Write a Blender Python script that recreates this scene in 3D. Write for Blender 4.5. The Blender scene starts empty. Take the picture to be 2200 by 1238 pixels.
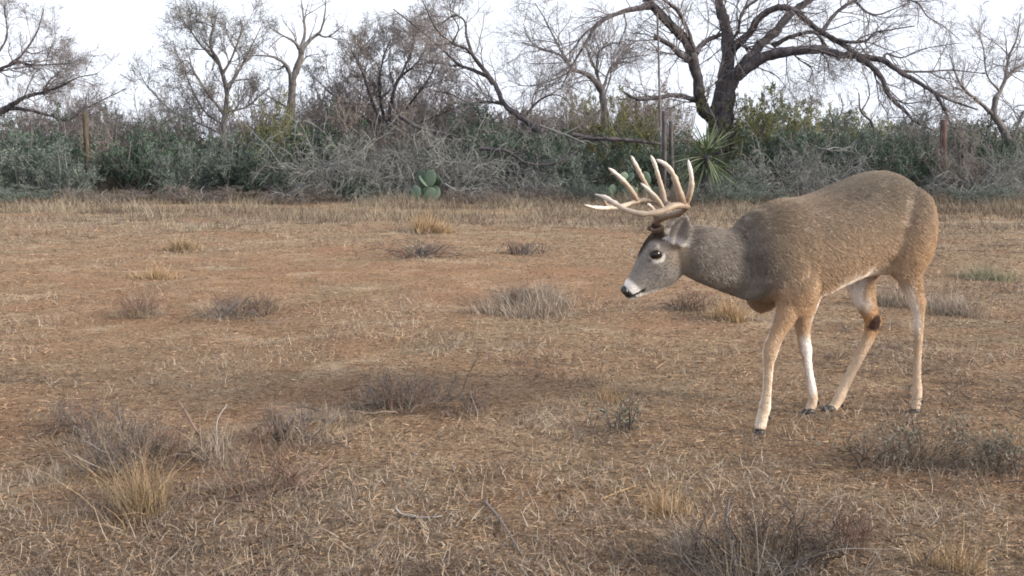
import bpy, math
import numpy as np

# ------------------------------------------------------------------ camera
F_PX, W_PX, H_PX, CAM_H = 2500.0, 2200.0, 1238.0, 1.15
PITCH = math.atan(319.0 / F_PX)
scene = bpy.context.scene
cam_data = bpy.data.cameras.new("camera")
cam_data.sensor_width = 36.0
cam_data.lens = 36.0 * F_PX / W_PX
cam_data.clip_start, cam_data.clip_end = 0.05, 5000.0
cam = bpy.data.objects.new("camera", cam_data)
scene.collection.objects.link(cam)
cam.location = (0, 0, CAM_H)
cam.rotation_euler = (math.pi / 2 - PITCH, 0, 0)
scene.camera = cam

# ------------------------------------------------------------------ sky and sun
SUN_EL, SUN_AZ = math.radians(20), math.radians(106)      # azimuth clockwise from +Y
world = bpy.data.worlds.new("World")
scene.world = world
world.use_nodes = True
wn, wl = world.node_tree.nodes, world.node_tree.links
bg = wn["Background"]
sky = wn.new("ShaderNodeTexSky")
sky.sky_type = 'NISHITA'
sky.sun_disc = False
sky.sun_elevation, sky.sun_rotation = SUN_EL, SUN_AZ
sky.dust_density, sky.air_density = 2.0, 1.0
hsv = wn.new("ShaderNodeHueSaturation")                    # thin cloud takes most of the blue out
hsv.inputs["Saturation"].default_value = 0.32
wl.new(sky.outputs[0], hsv.inputs["Color"])
veil = wn.new("ShaderNodeMix")                             # high even overcast in front of the clear sky
veil.data_type = 'RGBA'
veil.inputs[0].default_value = 0.78
wl.new(hsv.outputs[0], veil.inputs[6])
veil.inputs[7].default_value = (4.1, 4.35, 4.95, 1)
wl.new(veil.outputs[2], bg.inputs["Color"])
bg.inputs["Strength"].default_value = 0.15
sun_data = bpy.data.lights.new("sun", 'SUN')
sun_data.energy, sun_data.angle, sun_data.color = 3.2, math.radians(14), (1.0, 0.90, 0.77)
sun = bpy.data.objects.new("sun", sun_data)
scene.collection.objects.link(sun)
sun.rotation_euler = (math.pi / 2 - SUN_EL, 0, math.pi - SUN_AZ)
scene.view_settings.view_transform = 'Standard'
scene.view_settings.look = 'None'
scene.view_settings.exposure = 1.0
scene.view_settings.gamma = 1.0
scene.render.engine = 'CYCLES'
scene.cycles.use_denoising = True
scene.cycles.filter_width = 1.8
scene.cycles.max_bounces = 5
scene.cycles.diffuse_bounces = 3
scene.cycles.glossy_bounces = 2
scene.cycles.transparent_max_bounces = 4
scene.cycles_curves.shape = 'RIBBONS'

# ------------------------------------------------------------------ helpers
rng = np.random.default_rng(7)
CO, SI = math.cos(PITCH), math.sin(PITCH)
CAM = np.array([0, 0, CAM_H])


def ray(px, py):
    dx, dy = (px - 1100.0) / F_PX, -(py - 619.0) / F_PX
    return np.array([dx, CO + dy * SI, -SI + dy * CO])


def at(px, py, Y):
    d = ray(px, py)
    return CAM + d * (Y / d[1])


def ground_at(px, py):
    d = ray(px, py)
    return CAM + d * (-CAM_H / d[2])


def on_plane(px, py, p0, n):
    d = ray(px, py)
    return CAM + d * (np.dot(p0 - CAM, n) / np.dot(d, n))


def norm(a):
    return a / np.maximum(np.linalg.norm(a, axis=-1, keepdims=True), 1e-9)


def link(o, parent=None):
    scene.collection.objects.link(o)
    if parent is not None:
        o.parent = parent
    return o


def tag(o, label=None, cat=None, group=None, kind=None):
    for k, v in (("label", label), ("category", cat), ("group", group), ("kind", kind)):
        if v:
            o[k] = v
    return o


def empty(name, loc, label, cat, group=None):
    o = bpy.data.objects.new(name, None)
    o.empty_display_size = 0.2
    o.location = loc
    return tag(link(o), label, cat, group)


class MB:
    """collects triangles / quads plus one random value per vertex"""
    def __init__(s):
        s.v, s.q, s.t, s.r, s.n = [], [], [], [], 0

    def add(s, v, quads=None, tris=None, rnd=None):
        v = np.asarray(v, float).reshape(-1, 3)
        s.v.append(v)
        if quads is not None and len(quads):
            s.q.append(np.asarray(quads, np.int64).reshape(-1, 4) + s.n)
        if tris is not None and len(tris):
            s.t.append(np.asarray(tris, np.int64).reshape(-1, 3) + s.n)
        s.r.append(np.full(len(v), 0.5) if rnd is None else np.asarray(rnd, float).ravel())
        s.n += len(v)

    def mesh(s, name, smooth=True, origin=None):
        v = np.concatenate(s.v)
        if origin is not None:
            v = v - np.asarray(origin)
        q = np.concatenate(s.q) if s.q else np.zeros((0, 4), np.int64)
        t = np.concatenate(s.t) if s.t else np.zeros((0, 3), np.int64)
        me = bpy.data.meshes.new(name)
        me.vertices.add(len(v))
        me.vertices.foreach_set("co", v.astype(np.float32).ravel())
        me.loops.add(q.size + t.size)
        me.loops.foreach_set("vertex_index", np.concatenate([q.ravel(), t.ravel()]).astype(np.int32))
        me.polygons.add(len(q) + len(t))
        st = np.concatenate([np.arange(len(q)) * 4, q.size + np.arange(len(t)) * 3]).astype(np.int32)
        me.polygons.foreach_set("loop_start", st)
        me.polygons.foreach_set("use_smooth", np.full(len(st), smooth))
        a = me.attributes.new("rnd", 'FLOAT', 'POINT')
        a.data.foreach_set("value", np.concatenate(s.r).astype(np.float32))
        me.update(calc_edges=True)
        return me

    def build(s, name, mat, parent=None, origin=None, smooth=True):
        me = s.mesh(name, smooth, origin)
        me.materials.append(mat)
        return link(bpy.data.objects.new(name, me), parent)


def tubes(mb, P, Rr, sides=3, rnd=None, cap=False):
    """N polylines of S points each -> tapered tubes"""
    P, Rr = np.asarray(P, float), np.asarray(Rr, float)
    if P.ndim == 2:
        P, Rr = P[None], Rr[None]
    N, S, _ = P.shape
    T = norm(np.gradient(P, axis=1))
    m = norm(T.mean(1))
    ref = np.where((np.abs(m[:, 2:3]) < 0.8), np.array([[0, 0, 1.0]]), np.array([[1.0, 0, 0]]))
    U = norm(np.cross(T, ref[:, None, :]))
    V = np.cross(T, U)
    a = np.arange(sides) * 2 * math.pi / sides
    ring = (P[:, :, None, :] + Rr[:, :, None, None] *
            (U[:, :, None, :] * np.cos(a)[None, None, :, None] + V[:, :, None, :] * np.sin(a)[None, None, :, None]))
    base = (np.arange(N) * S * sides)[:, None, None]
    i = (np.arange(S - 1) * sides)[None, :, None]
    j = np.arange(sides)[None, None, :]
    jn = (np.arange(sides) + 1) % sides
    jn = jn[None, None, :]
    q = np.stack([base + i + j, base + i + jn, base + i + sides + jn, base + i + sides + j], -1).reshape(-1, 4)
    r = rng.random(N) if rnd is None else np.broadcast_to(rnd, (N,))
    tri = None
    if cap:
        f = []
        for k in range(N):
            for e in (0, S - 1):
                o = (k * S + e) * sides
                for c in range(1, sides - 1):
                    f.append([o, o + c + 1, o + c] if e == 0 else [o, o + c, o + c + 1])
        tri = f
    mb.add(ring.reshape(-1, 3), q, tri, np.repeat(r, S * sides))


def catmull(P, n):
    """smooth resample of a K x D array to n points"""
    P = np.asarray(P, float)
    K = len(P)
    if K == 2:
        t = np.linspace(0, 1, n)[:, None]
        return P[0] * (1 - t) + P[1] * t
    Q = np.vstack([2 * P[0] - P[1], P, 2 * P[-1] - P[-2]])
    u = np.linspace(0, K - 1 - 1e-9, n)
    i = u.astype(int)
    t = (u - i)[:, None]
    a, b, c, d = Q[i], Q[i + 1], Q[i + 2], Q[i + 3]
    return 0.5 * (2 * b + (c - a) * t + (2 * a - 5 * b + 4 * c - d) * t ** 2 + (3 * b - a - 3 * c + d) * t ** 3)


def grow(P, Rr, n, L, S, ang, wob=0.18, up=0.0, tmin=0.25, rr=0.6, rend=0.35, bias=None, rmin=0.0012):
    """n children on each of N parents; L, ang are (low, high); returns polylines and radii"""
    P = np.asarray(P, float)
    N, S0, _ = P.shape
    idx = np.repeat(np.arange(N), n)
    M = len(idx)
    t = rng.uniform(tmin, 0.999, M) * (S0 - 1)
    i = t.astype(int)
    f = (t - i)[:, None]
    b = P[idx, i] * (1 - f) + P[idx, i + 1] * f
    tan = norm(P[idx, i + 1] - P[idx, i])
    r0 = (Rr[idx, i] * (1 - f[:, 0]) + Rr[idx, i + 1] * f[:, 0]) * rr
    perp = rng.normal(size=(M, 3))
    perp = norm(perp - (perp * tan).sum(1, keepdims=True) * tan)
    a = rng.uniform(ang[0], ang[1], M)[:, None]
    d = tan * np.cos(a) + perp * np.sin(a)
    ln = rng.uniform(L[0], L[1], M) * (1.0 - 0.45 * (t / (S0 - 1)))
    out = np.zeros((M, S, 3))
    out[:, 0] = b
    step = (ln / (S - 1))[:, None]
    for k in range(1, S):
        d = d + rng.normal(scale=wob, size=(M, 3))
        d[:, 2] += up
        if bias is not None:
            d = d + np.asarray(bias)
        d = norm(d)
        out[:, k] = out[:, k - 1] + d * step
    rad = np.maximum(r0[:, None] * np.linspace(1, rend, S)[None], rmin)
    return out, rad


def along(P, n, tmin=0.2):
    """n random points on each polyline"""
    N, S, _ = P.shape
    idx = np.repeat(np.arange(N), n)
    t = rng.uniform(tmin, 0.999, len(idx)) * (S - 1)
    i = t.astype(int)
    f = (t - i)[:, None]
    return P[idx, i] * (1 - f) + P[idx, i + 1] * f, norm(P[idx, i + 1] - P[idx, i])


def leaves(mb, C, D, size, aspect=0.45, spread=0.9):
    """a small folded diamond leaf at each C pointing roughly along D"""
    N = len(C)
    d = norm(D + rng.normal(scale=spread, size=(N, 3)))
    s = norm(np.cross(d, rng.normal(size=(N, 3))))
    nrm = np.cross(d, s)
    L = rng.uniform(size[0], size[1], N)[:, None]
    w = L * aspect * 0.5
    v = np.stack([C, C + d * L * .5 + s * w + nrm * w * .35, C + d * L, C + d * L * .5 - s * w + nrm * w * .35], 1)
    q = np.arange(N * 4).reshape(N, 4)
    mb.add(v.reshape(-1, 3), q, None, np.repeat(rng.random(N), 4))


def blades(mb, B, D, L, w, bend=0.4, S=3, rnd=None):
    """grass blades: base points B, directions D, lengths L, base widths w"""
    N = len(B)
    D = norm(D)
    side = norm(np.cross(D, rng.normal(size=(N, 3))))
    bd = rng.normal(size=(N, 3)) * bend
    bd[:, 2] -= bend * 0.6
    t = np.linspace(0, 1, S)
    rows = []
    for k in range(S):
        c = B + D * (L * t[k])[:, None] + bd * (L * t[k] ** 2 * 0.6)[:, None]
        ww = (w * (1 - 0.85 * t[k]))[:, None] * .5
        rows += [c - side * ww, c + side * ww]
    v = np.stack(rows, 1)
    b = (np.arange(N) * S * 2)[:, None]
    q = np.concatenate([np.stack([b[:, 0] + 2 * k, b[:, 0] + 2 * k + 1, b[:, 0] + 2 * k + 3, b[:, 0] + 2 * k + 2], 1) for k in range(S - 1)])
    r = rng.random(N) if rnd is None else rnd
    mb.add(v.reshape(-1, 3), q, None, np.repeat(r, S * 2))


# ------------------------------------------------------------------ materials
def new_mat(name, rough=0.85, spec=0.2):
    m = bpy.data.materials.new(name)
    m.use_nodes = True
    b = m.node_tree.nodes["Principled BSDF"]
    b.inputs["Roughness"].default_value = rough
    b.inputs["Specular IOR Level"].default_value = spec
    return m, m.node_tree.nodes, m.node_tree.links, b


def ramp(nodes, stops):
    r = nodes.new("ShaderNodeValToRGB")
    e = r.color_ramp.elements
    while len(e) < len(stops):
        e.new(0.5)
    for k, (p, c) in enumerate(stops):
        e[k].position = p
        e[k].color = (*c, 1)
    return r


def rnd_mat(name, stops, rough=0.85, spec=0.15, noise=0.35, nscale=3.0, transl=0.0):
    """colour from the per-piece random value, shifted a little by a slow noise"""
    m, n, l, b = new_mat(name, rough, spec)
    at_ = n.new("ShaderNodeAttribute")
    at_.attribute_name = "rnd"
    tc = n.new("ShaderNodeTexCoord")
    nz = n.new("ShaderNodeTexNoise")
    nz.inputs["Scale"].default_value = nscale
    nz.inputs["Detail"].default_value = 3
    l.new(tc.outputs["Object"], nz.inputs["Vector"])
    mx = n.new("ShaderNodeMix")
    mx.inputs[0].default_value = noise
    l.new(at_.outputs["Fac"], mx.inputs[2])
    l.new(nz.outputs["Fac"], mx.inputs[3])
    rp = ramp(n, stops)
    l.new(mx.outputs[0], rp.inputs[0])
    l.new(rp.outputs[0], b.inputs["Base Color"])
    if transl:
        b.inputs["Transmission Weight"].default_value = 0
        tr = n.new("ShaderNodeBsdfTranslucent")
        l.new(rp.outputs[0], tr.inputs["Color"])
        ms = n.new("ShaderNodeMixShader")
        ms.inputs[0].default_value = transl
        l.new(b.outputs[0], ms.inputs[1])
        l.new(tr.outputs[0], ms.inputs[2])
        l.new(ms.outputs[0], n["Material Output"].inputs["Surface"])
    return m


def bark_mat(name, dark, light, scale=14.0, bump=0.6):
    m, n, l, b = new_mat(name, 0.95, 0.1)
    tc = n.new("ShaderNodeTexCoord")
    mp = n.new("ShaderNodeMapping")
    mp.inputs["Scale"].default_value = (1, 1, 0.3)
    nz = n.new("ShaderNodeTexNoise")
    nz.inputs["Scale"].default_value = scale
    nz.inputs["Detail"].default_value = 6
    nz.inputs["Roughness"].default_value = 0.7
    l.new(tc.outputs["Object"], mp.inputs[0])
    l.new(mp.outputs[0], nz.inputs["Vector"])
    rp = ramp(n, [(0.32, dark), (0.7, light)])
    l.new(nz.outputs["Fac"], rp.inputs[0])
    l.new(rp.outputs[0], b.inputs["Base Color"])
    bp = n.new("ShaderNodeBump")
    bp.inputs["Strength"].default_value = bump
    bp.inputs["Distance"].default_value = 0.03
    l.new(nz.outputs["Fac"], bp.inputs["Height"])
    l.new(bp.outputs[0], b.inputs["Normal"])
    return m
# ------------------------------------------------------------------ ground
def vnoise(x, y, seed=0):
    x, y = np.asarray(x, float), np.asarray(y, float)
    xi, yi = np.floor(x).astype(np.int64), np.floor(y).astype(np.int64)
    fx, fy = x - xi, y - yi
    fx, fy = fx * fx * (3 - 2 * fx), fy * fy * (3 - 2 * fy)

    def h(a, b):
        n = (a * 374761393 + b * 668265263 + seed * 974634777) & 0x7fffffff
        n = ((n ^ (n >> 13)) * 1274126177) & 0x7fffffff
        return ((n ^ (n >> 16)) & 0xffff) / 65535.0
    return (h(xi, yi) * (1 - fx) + h(xi + 1, yi) * fx) * (1 - fy) + (h(xi, yi + 1) * (1 - fx) + h(xi + 1, yi + 1) * fx) * fy


def fbm(x, y, seed=0, oct_=4):
    s, a, t = 0.0, 1.0, 0.0
    for k in range(oct_):
        s = s + a * vnoise(x * 2 ** k, y * 2 ** k, seed + k)
        t += a
        a *= .5
    return s / t


def gz(x, y):
    x, y = np.asarray(x, float), np.asarray(y, float)
    d = np.hypot(x - 1.35, y - 4.75)
    k = (1 - .9 * np.exp(-(d / .8) ** 4)) * np.clip(1 - np.hypot(x, y) / 120, 0, 1)
    return k * (.085 * (fbm(x * .45, y * .45, 1) - .5) + .045 * (fbm(x * 3.1, y * 3.1, 5, 3) - .5))


def bare(x, y):
    """1 on the open orange soil of the track, 0 where old grass covers it"""
    b = np.exp(-((y - 9.5) / 3.6) ** 2) * np.clip(1.15 - np.abs(x + 1.2) / 6.5, 0, 1)
    b = b + .42 * np.exp(-((y - 4.4) / 1.7) ** 2) + .75 * (fbm(x * .8, y * .55, 11) - .5)
    b = b + .25 * np.exp(-((x + .5) / 1.2) ** 2 - ((y - 5.5) / .9) ** 2)
    return np.clip(b, 0, 1)


def make_ground():
    na, nr = 840, 230
    r = np.concatenate([[0.25], np.geomspace(0.5, 1500, nr - 1)])
    a = np.arange(na) * 2 * math.pi / na
    X, Y = r[:, None] * np.sin(a)[None], r[:, None] * np.cos(a)[None]
    Z = gz(X, Y)
    v = np.stack([X, Y, Z], -1).reshape(-1, 3)
    i, j = np.meshgrid(np.arange(nr - 1), np.arange(na), indexing='ij')
    jn = (j + 1) % na
    q = np.stack([i * na + j, (i + 1) * na + j, (i + 1) * na + jn, i * na + jn], -1).reshape(-1, 4)
    v = np.vstack([v, [[0, 0, float(gz(0, 0))]]])
    t = np.stack([np.full(na, len(v) - 1), np.arange(na), (np.arange(na) + 1) % na], 1)
    t = t[:, [0, 2, 1]]
    q = q[:, ::-1]
    mb = MB()
    mb.add(v, q[:, ::-1], t[:, ::-1], bare(v[:, 0], v[:, 1]))
    m, n, l, b = new_mat("dry_soil", 0.95, 0.08)
    tc = n.new("ShaderNodeTexCoord")

    def noise(scale, detail=5, rough=.6, dist=0.0):
        z = n.new("ShaderNodeTexNoise")
        z.inputs["Scale"].default_value = scale
        z.inputs["Detail"].default_value = detail
        z.inputs["Roughness"].default_value = rough
        z.inputs["Distortion"].default_value = dist
        l.new(tc.outputs["Object"], z.inputs["Vector"])
        return z.outputs["Fac"]

    def mix(fac, a_, b_, mode='MIX'):
        x = n.new("ShaderNodeMix")
        x.data_type = 'RGBA'
        x.blend_type = mode
        for sock, val in ((x.inputs[0], fac), (x.inputs[6], a_), (x.inputs[7], b_)):
            if hasattr(val, "type"):
                l.new(val, sock)
            else:
                sock.default_value = val if isinstance(val, float) else (*val, 1)
        return x.outputs[2]

    def rmp(val, stops):
        rr = ramp(n, stops)
        l.new(val, rr.inputs[0])
        return rr.outputs[0]
    atn = n.new("ShaderNodeAttribute")
    atn.attribute_name = "rnd"
    soil = rmp(noise(2.3, 6), [(.3, (.26, .158, .092)), (.55, (.375, .24, .145)), (.75, (.47, .32, .205))])
    thatch = rmp(noise(5.0, 7, .7), [(.3, (.19, .14, .095)), (.5, (.32, .235, .155)), (.72, (.45, .35, .24))])
    msk = n.new("ShaderNodeMath")
    msk.operation = 'MULTIPLY_ADD'
    l.new(noise(7.0, 6, .7), msk.inputs[0])
    msk.inputs[1].default_value = 1.4
    sub = n.new("ShaderNodeMath")
    sub.operation = 'SUBTRACT'
    l.new(atn.outputs["Fac"], sub.inputs[0])
    sub.inputs[1].default_value = .72
    l.new(sub.outputs[0], msk.inputs[2])
    cm = n.new("ShaderNodeClamp")
    l.new(msk.outputs[0], cm.inputs[0])
    base = mix(cm.outputs[0], thatch, soil)
    base = mix(rmp(noise(1.1, 4, .6, .6), [(.50, (0, 0, 0)), (.64, (.42, .42, .42))]), base, (.25, .22, .155))
    base = mix(rmp(noise(1.7, 5, .65, .4), [(.54, (0, 0, 0)), (.68, (.7, .7, .7))]), base, (.54, .43, .30))
    base = mix(rmp(noise(.8, 4, .6, .5), [(.50, (0, 0, 0)), (.66, (.6, .6, .6))]), base, (.33, .19, .115))
    fine = rmp(noise(38, 8, .75), [(.36, (.34, .31, .29)), (.47, (.9, .89, .88)), (.6, (1.12, 1.1, 1.08)), (.72, (1.35, 1.32, 1.28))])
    c = mix(1.0, base, fine, 'MULTIPLY')
    grit = rmp(noise(140, 4, .7), [(.38, (.42, .40, .39)), (.5, (1, 1, 1)), (.7, (1.25, 1.25, 1.25))])
    c = mix(.8, c, grit, 'MULTIPLY')
    l.new(c, b.inputs["Base Color"])
    bp = n.new("ShaderNodeBump")
    bp.inputs["Strength"].default_value = .9
    bp.inputs["Distance"].default_value = .05
    l.new(noise(24, 8, .75), bp.inputs["Height"])
    l.new(bp.outputs[0], b.inputs["Normal"])
    tag(mb.build("ground", m), kind="structure")


make_ground()

M_STRAW = rnd_mat("straw", [(.15, (.16, .105, .06)), (.45, (.34, .23, .125)), (.7, (.47, .34, .20)), (.95, (.55, .45, .31))])
M_GOLD = rnd_mat("gold_straw", [(.1, (.09, .06, .036)), (.45, (.24, .17, .10)), (.9, (.44, .335, .215))])
M_GREYSTRAW = rnd_mat("weathered_straw", [(.1, (.11, .09, .075)), (.45, (.26, .215, .17)), (.9, (.45, .38, .31))])
M_LITTER = rnd_mat("fallen_litter", [(.04, (.055, .038, .028)), (.3, (.16, .105, .07)), (.62, (.285, .19, .122)), (.93, (.39, .285, .19))], noise=.25)
M_FLAKE = rnd_mat("leaf_flake", [(.1, (.085, .055, .036)), (.4, (.17, .11, .068)), (.7, (.27, .18, .11)), (.95, (.37, .265, .17))], noise=.15)
M_VERGE = rnd_mat("verge_straw", [(.12, (.045, .034, .028)), (.34, (.12, .09, .07)), (.5, (.195, .15, .115)), (.64, (.225, .195, .135)), (.88, (.35, .31, .255))], noise=.5, nscale=.9)
M_TWIG = rnd_mat("dead_twig", [(.1, (.05, .038, .032)), (.45, (.125, .095, .077)), (.8, (.24, .19, .155)), (1, (.36, .31, .26))])
M_DARKTWIG = rnd_mat("dark_twig", [(.1, (.028, .021, .018)), (.5, (.075, .055, .045)), (.85, (.16, .12, .095)), (1, (.34, .29, .24))])
M_REDTWIG = rnd_mat("red_twig", [(.1, (.07, .042, .036)), (.6, (.175, .11, .088)), (1, (.28, .20, .16))])
M_GREYTWIG = rnd_mat("grey_twig", [(.1, (.055, .046, .042)), (.5, (.145, .125, .115)), (.9, (.30, .27, .245))])
M_PALEGREEN = rnd_mat("pale_green_grass", [(.1, (.14, .13, .08)), (.5, (.27, .26, .17)), (.9, (.42, .39, .28))])
M_SAGE = rnd_mat("sage_leaf", [(.1, (.075, .08, .06)), (.5, (.15, .155, .12)), (.9, (.27, .26, .21))])


def scatter(n, y0, y1, half=.52, power=1.0):
    """points on the ground seen by the camera and a bit beyond, thinning with distance"""
    u = rng.random(n)
    Y = y0 * (y1 / y0) ** u if power == 1 else (y0 ** (1 - power) + u * (y1 ** (1 - power) - y0 ** (1 - power))) ** (1 / (1 - power))
    X = rng.uniform(-1, 1, n) * (half * Y + .8)
    return X, Y


def ground_cover():
    # fallen stems and flakes lying on the soil
    X, Y = scatter(300000, 1.7, 15)
    k = rng.random(len(X)) > .15 + .75 * bare(X, Y)
    X, Y = X[k], Y[k]
    N = len(X)
    a = rng.uniform(0, 2 * math.pi, N)
    D = np.stack([np.cos(a), np.sin(a), rng.uniform(-.05, .28, N)], 1)
    L = rng.lognormal(math.log(.016), .6, N) * (1 + Y * .06)
    w = rng.uniform(.0014, .0036, N) * (1 + Y * .10)
    mb = MB()
    blades(mb, np.stack([X, Y, gz(X, Y) + rng.uniform(.001, .008, N)], 1), D, L, w, .25, 2)
    tag(mb.build("ground_litter", M_LITTER), kind="stuff")
    # curled leaf flakes and crumbs of soil all over the trampled ground
    X, Y = scatter(150000, 1.9, 16)
    N = len(X)
    a = rng.uniform(0, 2 * math.pi, N)
    D = np.stack([np.cos(a), np.sin(a), rng.uniform(-.1, .6, N)], 1)
    mb = MB()
    leaves(mb, np.stack([X, Y, gz(X, Y) + .002], 1), D, (.004, .012), .65, .15)
    # far ones are drawn a little larger so that they still read as flecks
    v = mb.v[0].reshape(-1, 4, 3)
    v = v[:, :1] + (v - v[:, :1]) * (1 + .10 * Y)[:, None, None] * np.array([1, 1, .35])
    mb.v[0] = v.reshape(-1, 3)
    tag(mb.build("leaf_litter", M_FLAKE, None, None, False), kind="stuff")
    # short standing stubble, some of it pressed round the hooves
    X, Y = scatter(170000, 1.7, 17)
    d = fbm(X * 1.3, Y * 1.3, 21) + .35 * fbm(X * 6, Y * 6, 33)
    k = d - .42 * bare(X, Y) + rng.normal(scale=.10, size=len(X)) + .10 * (Y < 4) > .60
    X, Y = X[k], Y[k]
    for hx, hy in ((1640, 940), (1735, 898), (1782, 896), (1968, 894)):
        g = ground_at(hx, hy)
        X = np.concatenate([X, g[0] + rng.normal(scale=.07, size=60)])
        Y = np.concatenate([Y, g[1] + rng.normal(scale=.035, size=60)])
    N = len(X)
    D = np.stack([rng.normal(scale=.6, size=N), rng.normal(scale=.6, size=N), np.ones(N)], 1)
    L = rng.uniform(.015, .055, N) * (1 + .03 * Y)
    mb = MB()
    blades(mb, np.stack([X, Y, gz(X, Y) - .003], 1), D, L, rng.uniform(.0015, .003, N) * (1 + Y * .10), .6, 3)
    tag(mb.build("grass_stubble", M_GREYSTRAW), kind="stuff")
    # the long dry grass of the verge
    nc = 2100
    cy = 13.5 + 10.5 * rng.random(nc) ** .75
    cx = rng.uniform(-1, 1, nc) * (.5 * cy + 1)
    k = fbm(cx * .5, cy * .8, 41) + .045 * (cy - 17.5) + rng.normal(scale=.05, size=nc) > .50
    cx, cy = cx[k], cy[k]
    nb = 60
    idx = np.repeat(np.arange(len(cx)), nb)
    N = len(idx)
    sp = rng.uniform(.10, .34, len(cx))[idx]
    X, Y = cx[idx] + rng.normal(size=N) * sp, cy[idx] + rng.normal(size=N) * sp
    hh = (rng.uniform(.05, .24, len(cx)) * (.30 + 1.3 * fbm(cx * .7, cy * .7, 47)) * np.clip(.45 + (cy - 13) * .09, .4, 1.0))[idx] * rng.uniform(.5, 1.25, N)
    D = np.stack([rng.normal(scale=.33, size=N), rng.normal(scale=.33, size=N), np.ones(N)], 1)
    cr = rng.random(len(cx))[idx]
    mb = MB()
    blades(mb, np.stack([X, Y, gz(X, Y) - .01], 1), D, hh, rng.uniform(.006, .013, N), .5, 3, np.clip(cr * .75 + rng.random(N) * .4, 0, 1))
    tag(mb.build("verge_grass", M_VERGE), kind="stuff")

    # low dead weeds and broken twigs matted over the near ground
    X, Y = scatter(2600, 1.75, 23)
    k = fbm(X * .9, Y * .9, 71) - .5 * bare(X, Y) + .06 * (Y < 3.6) + .2 * (Y > 15) > .43
    X, Y = X[k], Y[k]
    n = 11
    idx = np.repeat(np.arange(len(X)), n)
    N = len(idx)
    S = 5
    P = np.zeros((N, S, 3))
    sp = rng.uniform(.02, .09, len(X))[idx]
    bx, by = X[idx] + rng.normal(size=N) * sp, Y[idx] + rng.normal(size=N) * sp
    P[:, 0] = np.stack([bx, by, gz(bx, by) - .004], 1)
    d = norm(np.stack([rng.normal(size=N), rng.normal(size=N), rng.uniform(.05, 1.1, N)], 1))
    L = rng.uniform(.03, .12, N) * (1 + .03 * by)
    for q in range(1, S):
        d = norm(d + rng.normal(scale=.28, size=(N, 3)) + [0, 0, -.04])
        P[:, q] = P[:, q - 1] + d * (L / (S - 1))[:, None]
    P[:, :, 2] = np.maximum(P[:, :, 2], gz(P[:, :, 0], P[:, :, 1]) + .002)
    Rr = (rng.uniform(.0006, .0014, N) * (1 + .10 * by))[:, None] * np.linspace(1, .4, S)[None]
    mb = MB()
    tubes(mb, P, Rr, 3)
    c, cr = grow(P, Rr, 3, (.012, .05), 4, (.4, 1.2), .25, .0, .2, .7, .5, rmin=.0004)
    tubes(mb, c, cr, 3)
    tag(mb.build("dead_weeds", M_TWIG), kind="stuff")


ground_cover()


# ------------------------------------------------------------------ tufts and dead bushes standing on the open ground
def tuft_blades(mb, r, h, n, lean=.5, width=.003, bend=.45):
    m = 6                                                        # several stools of different height make one tuft
    sc_, sh_ = rng.normal(scale=r * .42, size=(m, 2)), rng.uniform(.45, 1.12, m)
    sc_[0], sh_[0] = 0, 1.1
    k = rng.integers(0, m, n)
    xy = sc_[k] + rng.normal(scale=r * .22, size=(n, 2))
    x, y = xy[:, 0], xy[:, 1]
    rr = np.minimum(np.hypot(x, y), r)
    D = np.stack([x / r * lean + rng.normal(scale=.28, size=n), y / r * lean + rng.normal(scale=.28, size=n), np.ones(n)], 1)
    L = h * sh_[k] * rng.uniform(.35, 1.1, n) * (1.05 - .3 * rr / r)
    blades(mb, np.stack([x, y, np.full(n, -.012)], 1), D, L, width * rng.uniform(.6, 1.4, n), bend, 4)


def twig_clump(mb, r, h, n, thick=.003, up=.02, wob=.22, sub=5):
    a = rng.uniform(0, 2 * math.pi, n)
    m = 5
    sc_, sh_ = rng.normal(scale=r * .38, size=(m, 2)), rng.uniform(.45, 1.15, m)
    sc_[0], sh_[0] = 0, 1.1
    k_ = rng.integers(0, m, n)
    S = 7
    P = np.zeros((n, S, 3))
    P[:, 0, :2] = sc_[k_] + rng.normal(scale=r * .10, size=(n, 2))
    P[:, 0, 2] = -.015
    d = norm(np.stack([np.cos(a) * r * rng.uniform(.3, 1.6, n), np.sin(a) * r * rng.uniform(.3, 1.6, n), h * rng.uniform(.3, 1.2, n)], 1))
    L = math.hypot(r * .6, h) * rng.uniform(.45, 1.1, n) * sh_[k_]
    for k in range(1, S):
        d = norm(d + rng.normal(scale=wob, size=(n, 3)) + [0, 0, up])
        P[:, k] = P[:, k - 1] + d * (L / (S - 1))[:, None]
    P[:, :, 2] = np.maximum(P[:, :, 2], -.015 + .02 * np.arange(S)[None])
    Rr = thick * rng.lognormal(-.25, .45, n)[:, None] * np.linspace(1, .4, S)[None]
    tubes(mb, P, Rr, 4)
    c, cr = grow(P, Rr, sub, (h * .25, h * .65), 5, (.4, 1.2), .25, .01, .2, .7, .4, rmin=.0007)
    tubes(mb, c, cr, 3)
    c2, cr2 = grow(c, cr, 2, (h * .12, h * .3), 4, (.4, 1.2), .25, .0, .2, .7, .5, rmin=.0006)
    tubes(mb, c2, cr2, 3)
    return c2


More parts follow.
